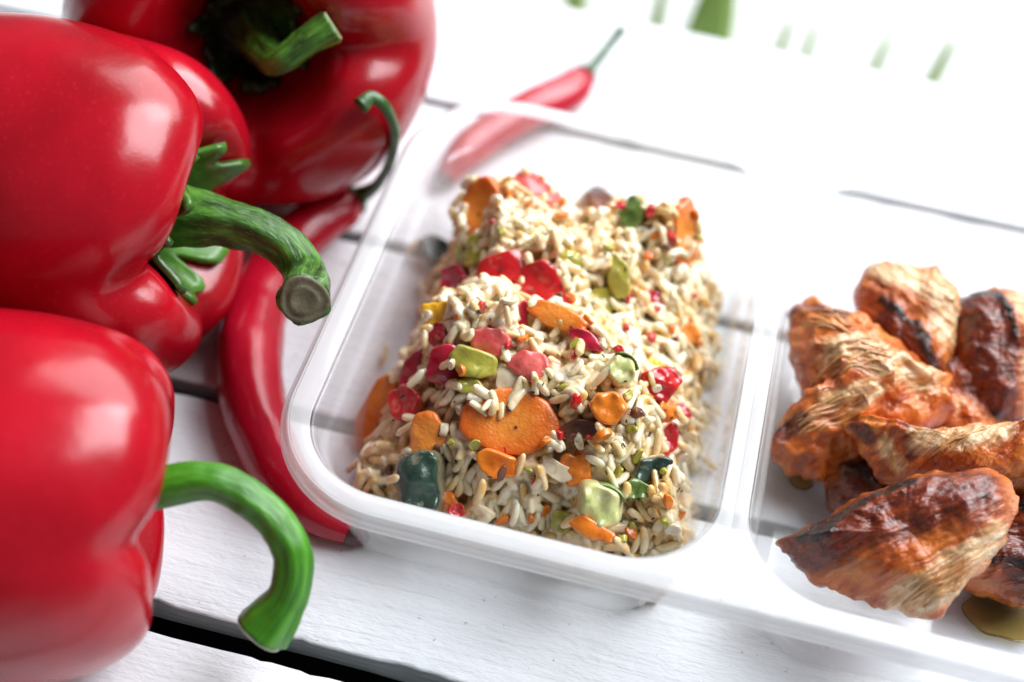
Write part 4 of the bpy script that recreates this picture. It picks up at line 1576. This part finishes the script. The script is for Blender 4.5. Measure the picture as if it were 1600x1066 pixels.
chicken('small pale chicken scrap at the right edge above the front piece',
        [(1566, 735), (1590, 722), (1640, 720), (1650, 755), (1600, 768), (1572, 765)],
        0.030, (0.5, 0, 0), 0.014, 43, pale=[([(1580, 745), (1620, 745)], 26)])
chicken('largest chicken piece, glossy dark glaze with pale torn fibres, at the front',
        [(1222, 845), (1256, 832), (1300, 806), (1350, 776), (1420, 752), (1480, 742), (1540, 735), (1574, 748), (1584, 790), (1570, 840), (1530, 890), (1490, 930), (1466, 960), (1420, 955), (1350, 932), (1280, 912), (1250, 882)],
        0.034, (0.72, 0.0, 0), 0.028, 45, char=[([(1250, 846), (1300, 820), (1360, 786), (1420, 760)], 11), ([(1270, 850), (1300, 835)], 12)],
        pale=[([(1400, 945), (1470, 900), (1555, 845)], 26), ([(1440, 945), (1500, 905)], 22)], glaze=[([(1260, 860), (1340, 830), (1430, 800), (1520, 775)], 46)],
        fibre=(38, 0.0016), bumpy=0.8, strands=[([(1400, 945), (1470, 902), (1550, 850)], 14, 7, 0.00032), ([(1430, 952), (1490, 918), (1530, 880)], 10, 6, 0.0003)])

# oil that has run out of the chicken
for (px, py, rx, ry, lab) in ((1566, 964, 0.0105, 0.007, 'yellow oil puddle on the tray floor beside the front chicken'), (1252, 752, 0.0035, 0.003, 'small yellow oil drop under the shredded chicken')):
    c = at(px, py, 0.0022)
    V, F = slab(rx * 2, ry * 2, 0.0003, 0, 5, rough=0.06)
    o = obj('oil_puddle', V, F, M['oil'])
    fix_normals(o)
    o.location = [float(q) for q in c]
    tag(o, lab, 'oil')

# ---------------------------------------------------------------- leaves growing behind the table edge
for k, (px, w, top, lab) in enumerate(((1078, 0.034, -0.006, 'broadest green leaf rising behind the table edge'), (928, 0.020, -0.020, 'leftmost green leaf tip behind the table edge'),
                                       (985, 0.012, -0.018, 'narrow green leaf left of the broadest leaf behind the table'), (1012, 0.010, -0.024, 'thin low leaf blade touching the broadest leaf on its left'),
                                       (1165, 0.010, -0.020, 'first faint leaf tip right of the broadest leaf'), (1245, 0.009, -0.022, 'second faint leaf tip right of the broadest leaf'),
                                       (1330, 0.010, -0.018, 'second to last faint leaf tip behind the table edge'), (1422, 0.012, -0.014, 'rightmost green leaf tip behind the table edge'))):
    b = at(px, 22 + (px - 940) * 0.206, -0.15)
    root = np.array([b[0], b[1] + 0.012, -0.42])
    tip = np.array([b[0] + (0.012, -0.014, 0.016, 0.03, 0.022, 0.006, 0.016, 0.016)[k], b[1] + 0.0, top - 0.10 + (0.0, 0, 0, -.006, -.002, 0.002, 0.0, 0)[k]])
    n = 24
    w = w * 1.2
    V = []
    for i in range(n):
        f = i / (n - 1)
        c = root * (1 - f) + tip * f + np.array([0, 0.02 * math.sin(math.pi * f), 0])
        ww = w * (0.55 + 0.45 * f) * math.sqrt(max(0.0, 1 - f ** 5)) + 0.0002
        for (sx, sy) in ((-1, 0.12), (-0.5, 0.0), (0, -0.06), (0.5, 0.0), (1, 0.12)):
            V.append(c + np.array([sx * ww / 2, sy * ww, 0]))
    leaf = obj('leaf_blade', V, grid_faces(n, 5, wrap=False), M['grass'])
    so = leaf.modifiers.new('thickness', 'SOLIDIFY')
    so.thickness = 0.0006
    tag(leaf, lab, 'leaf', 'leaves behind the table')
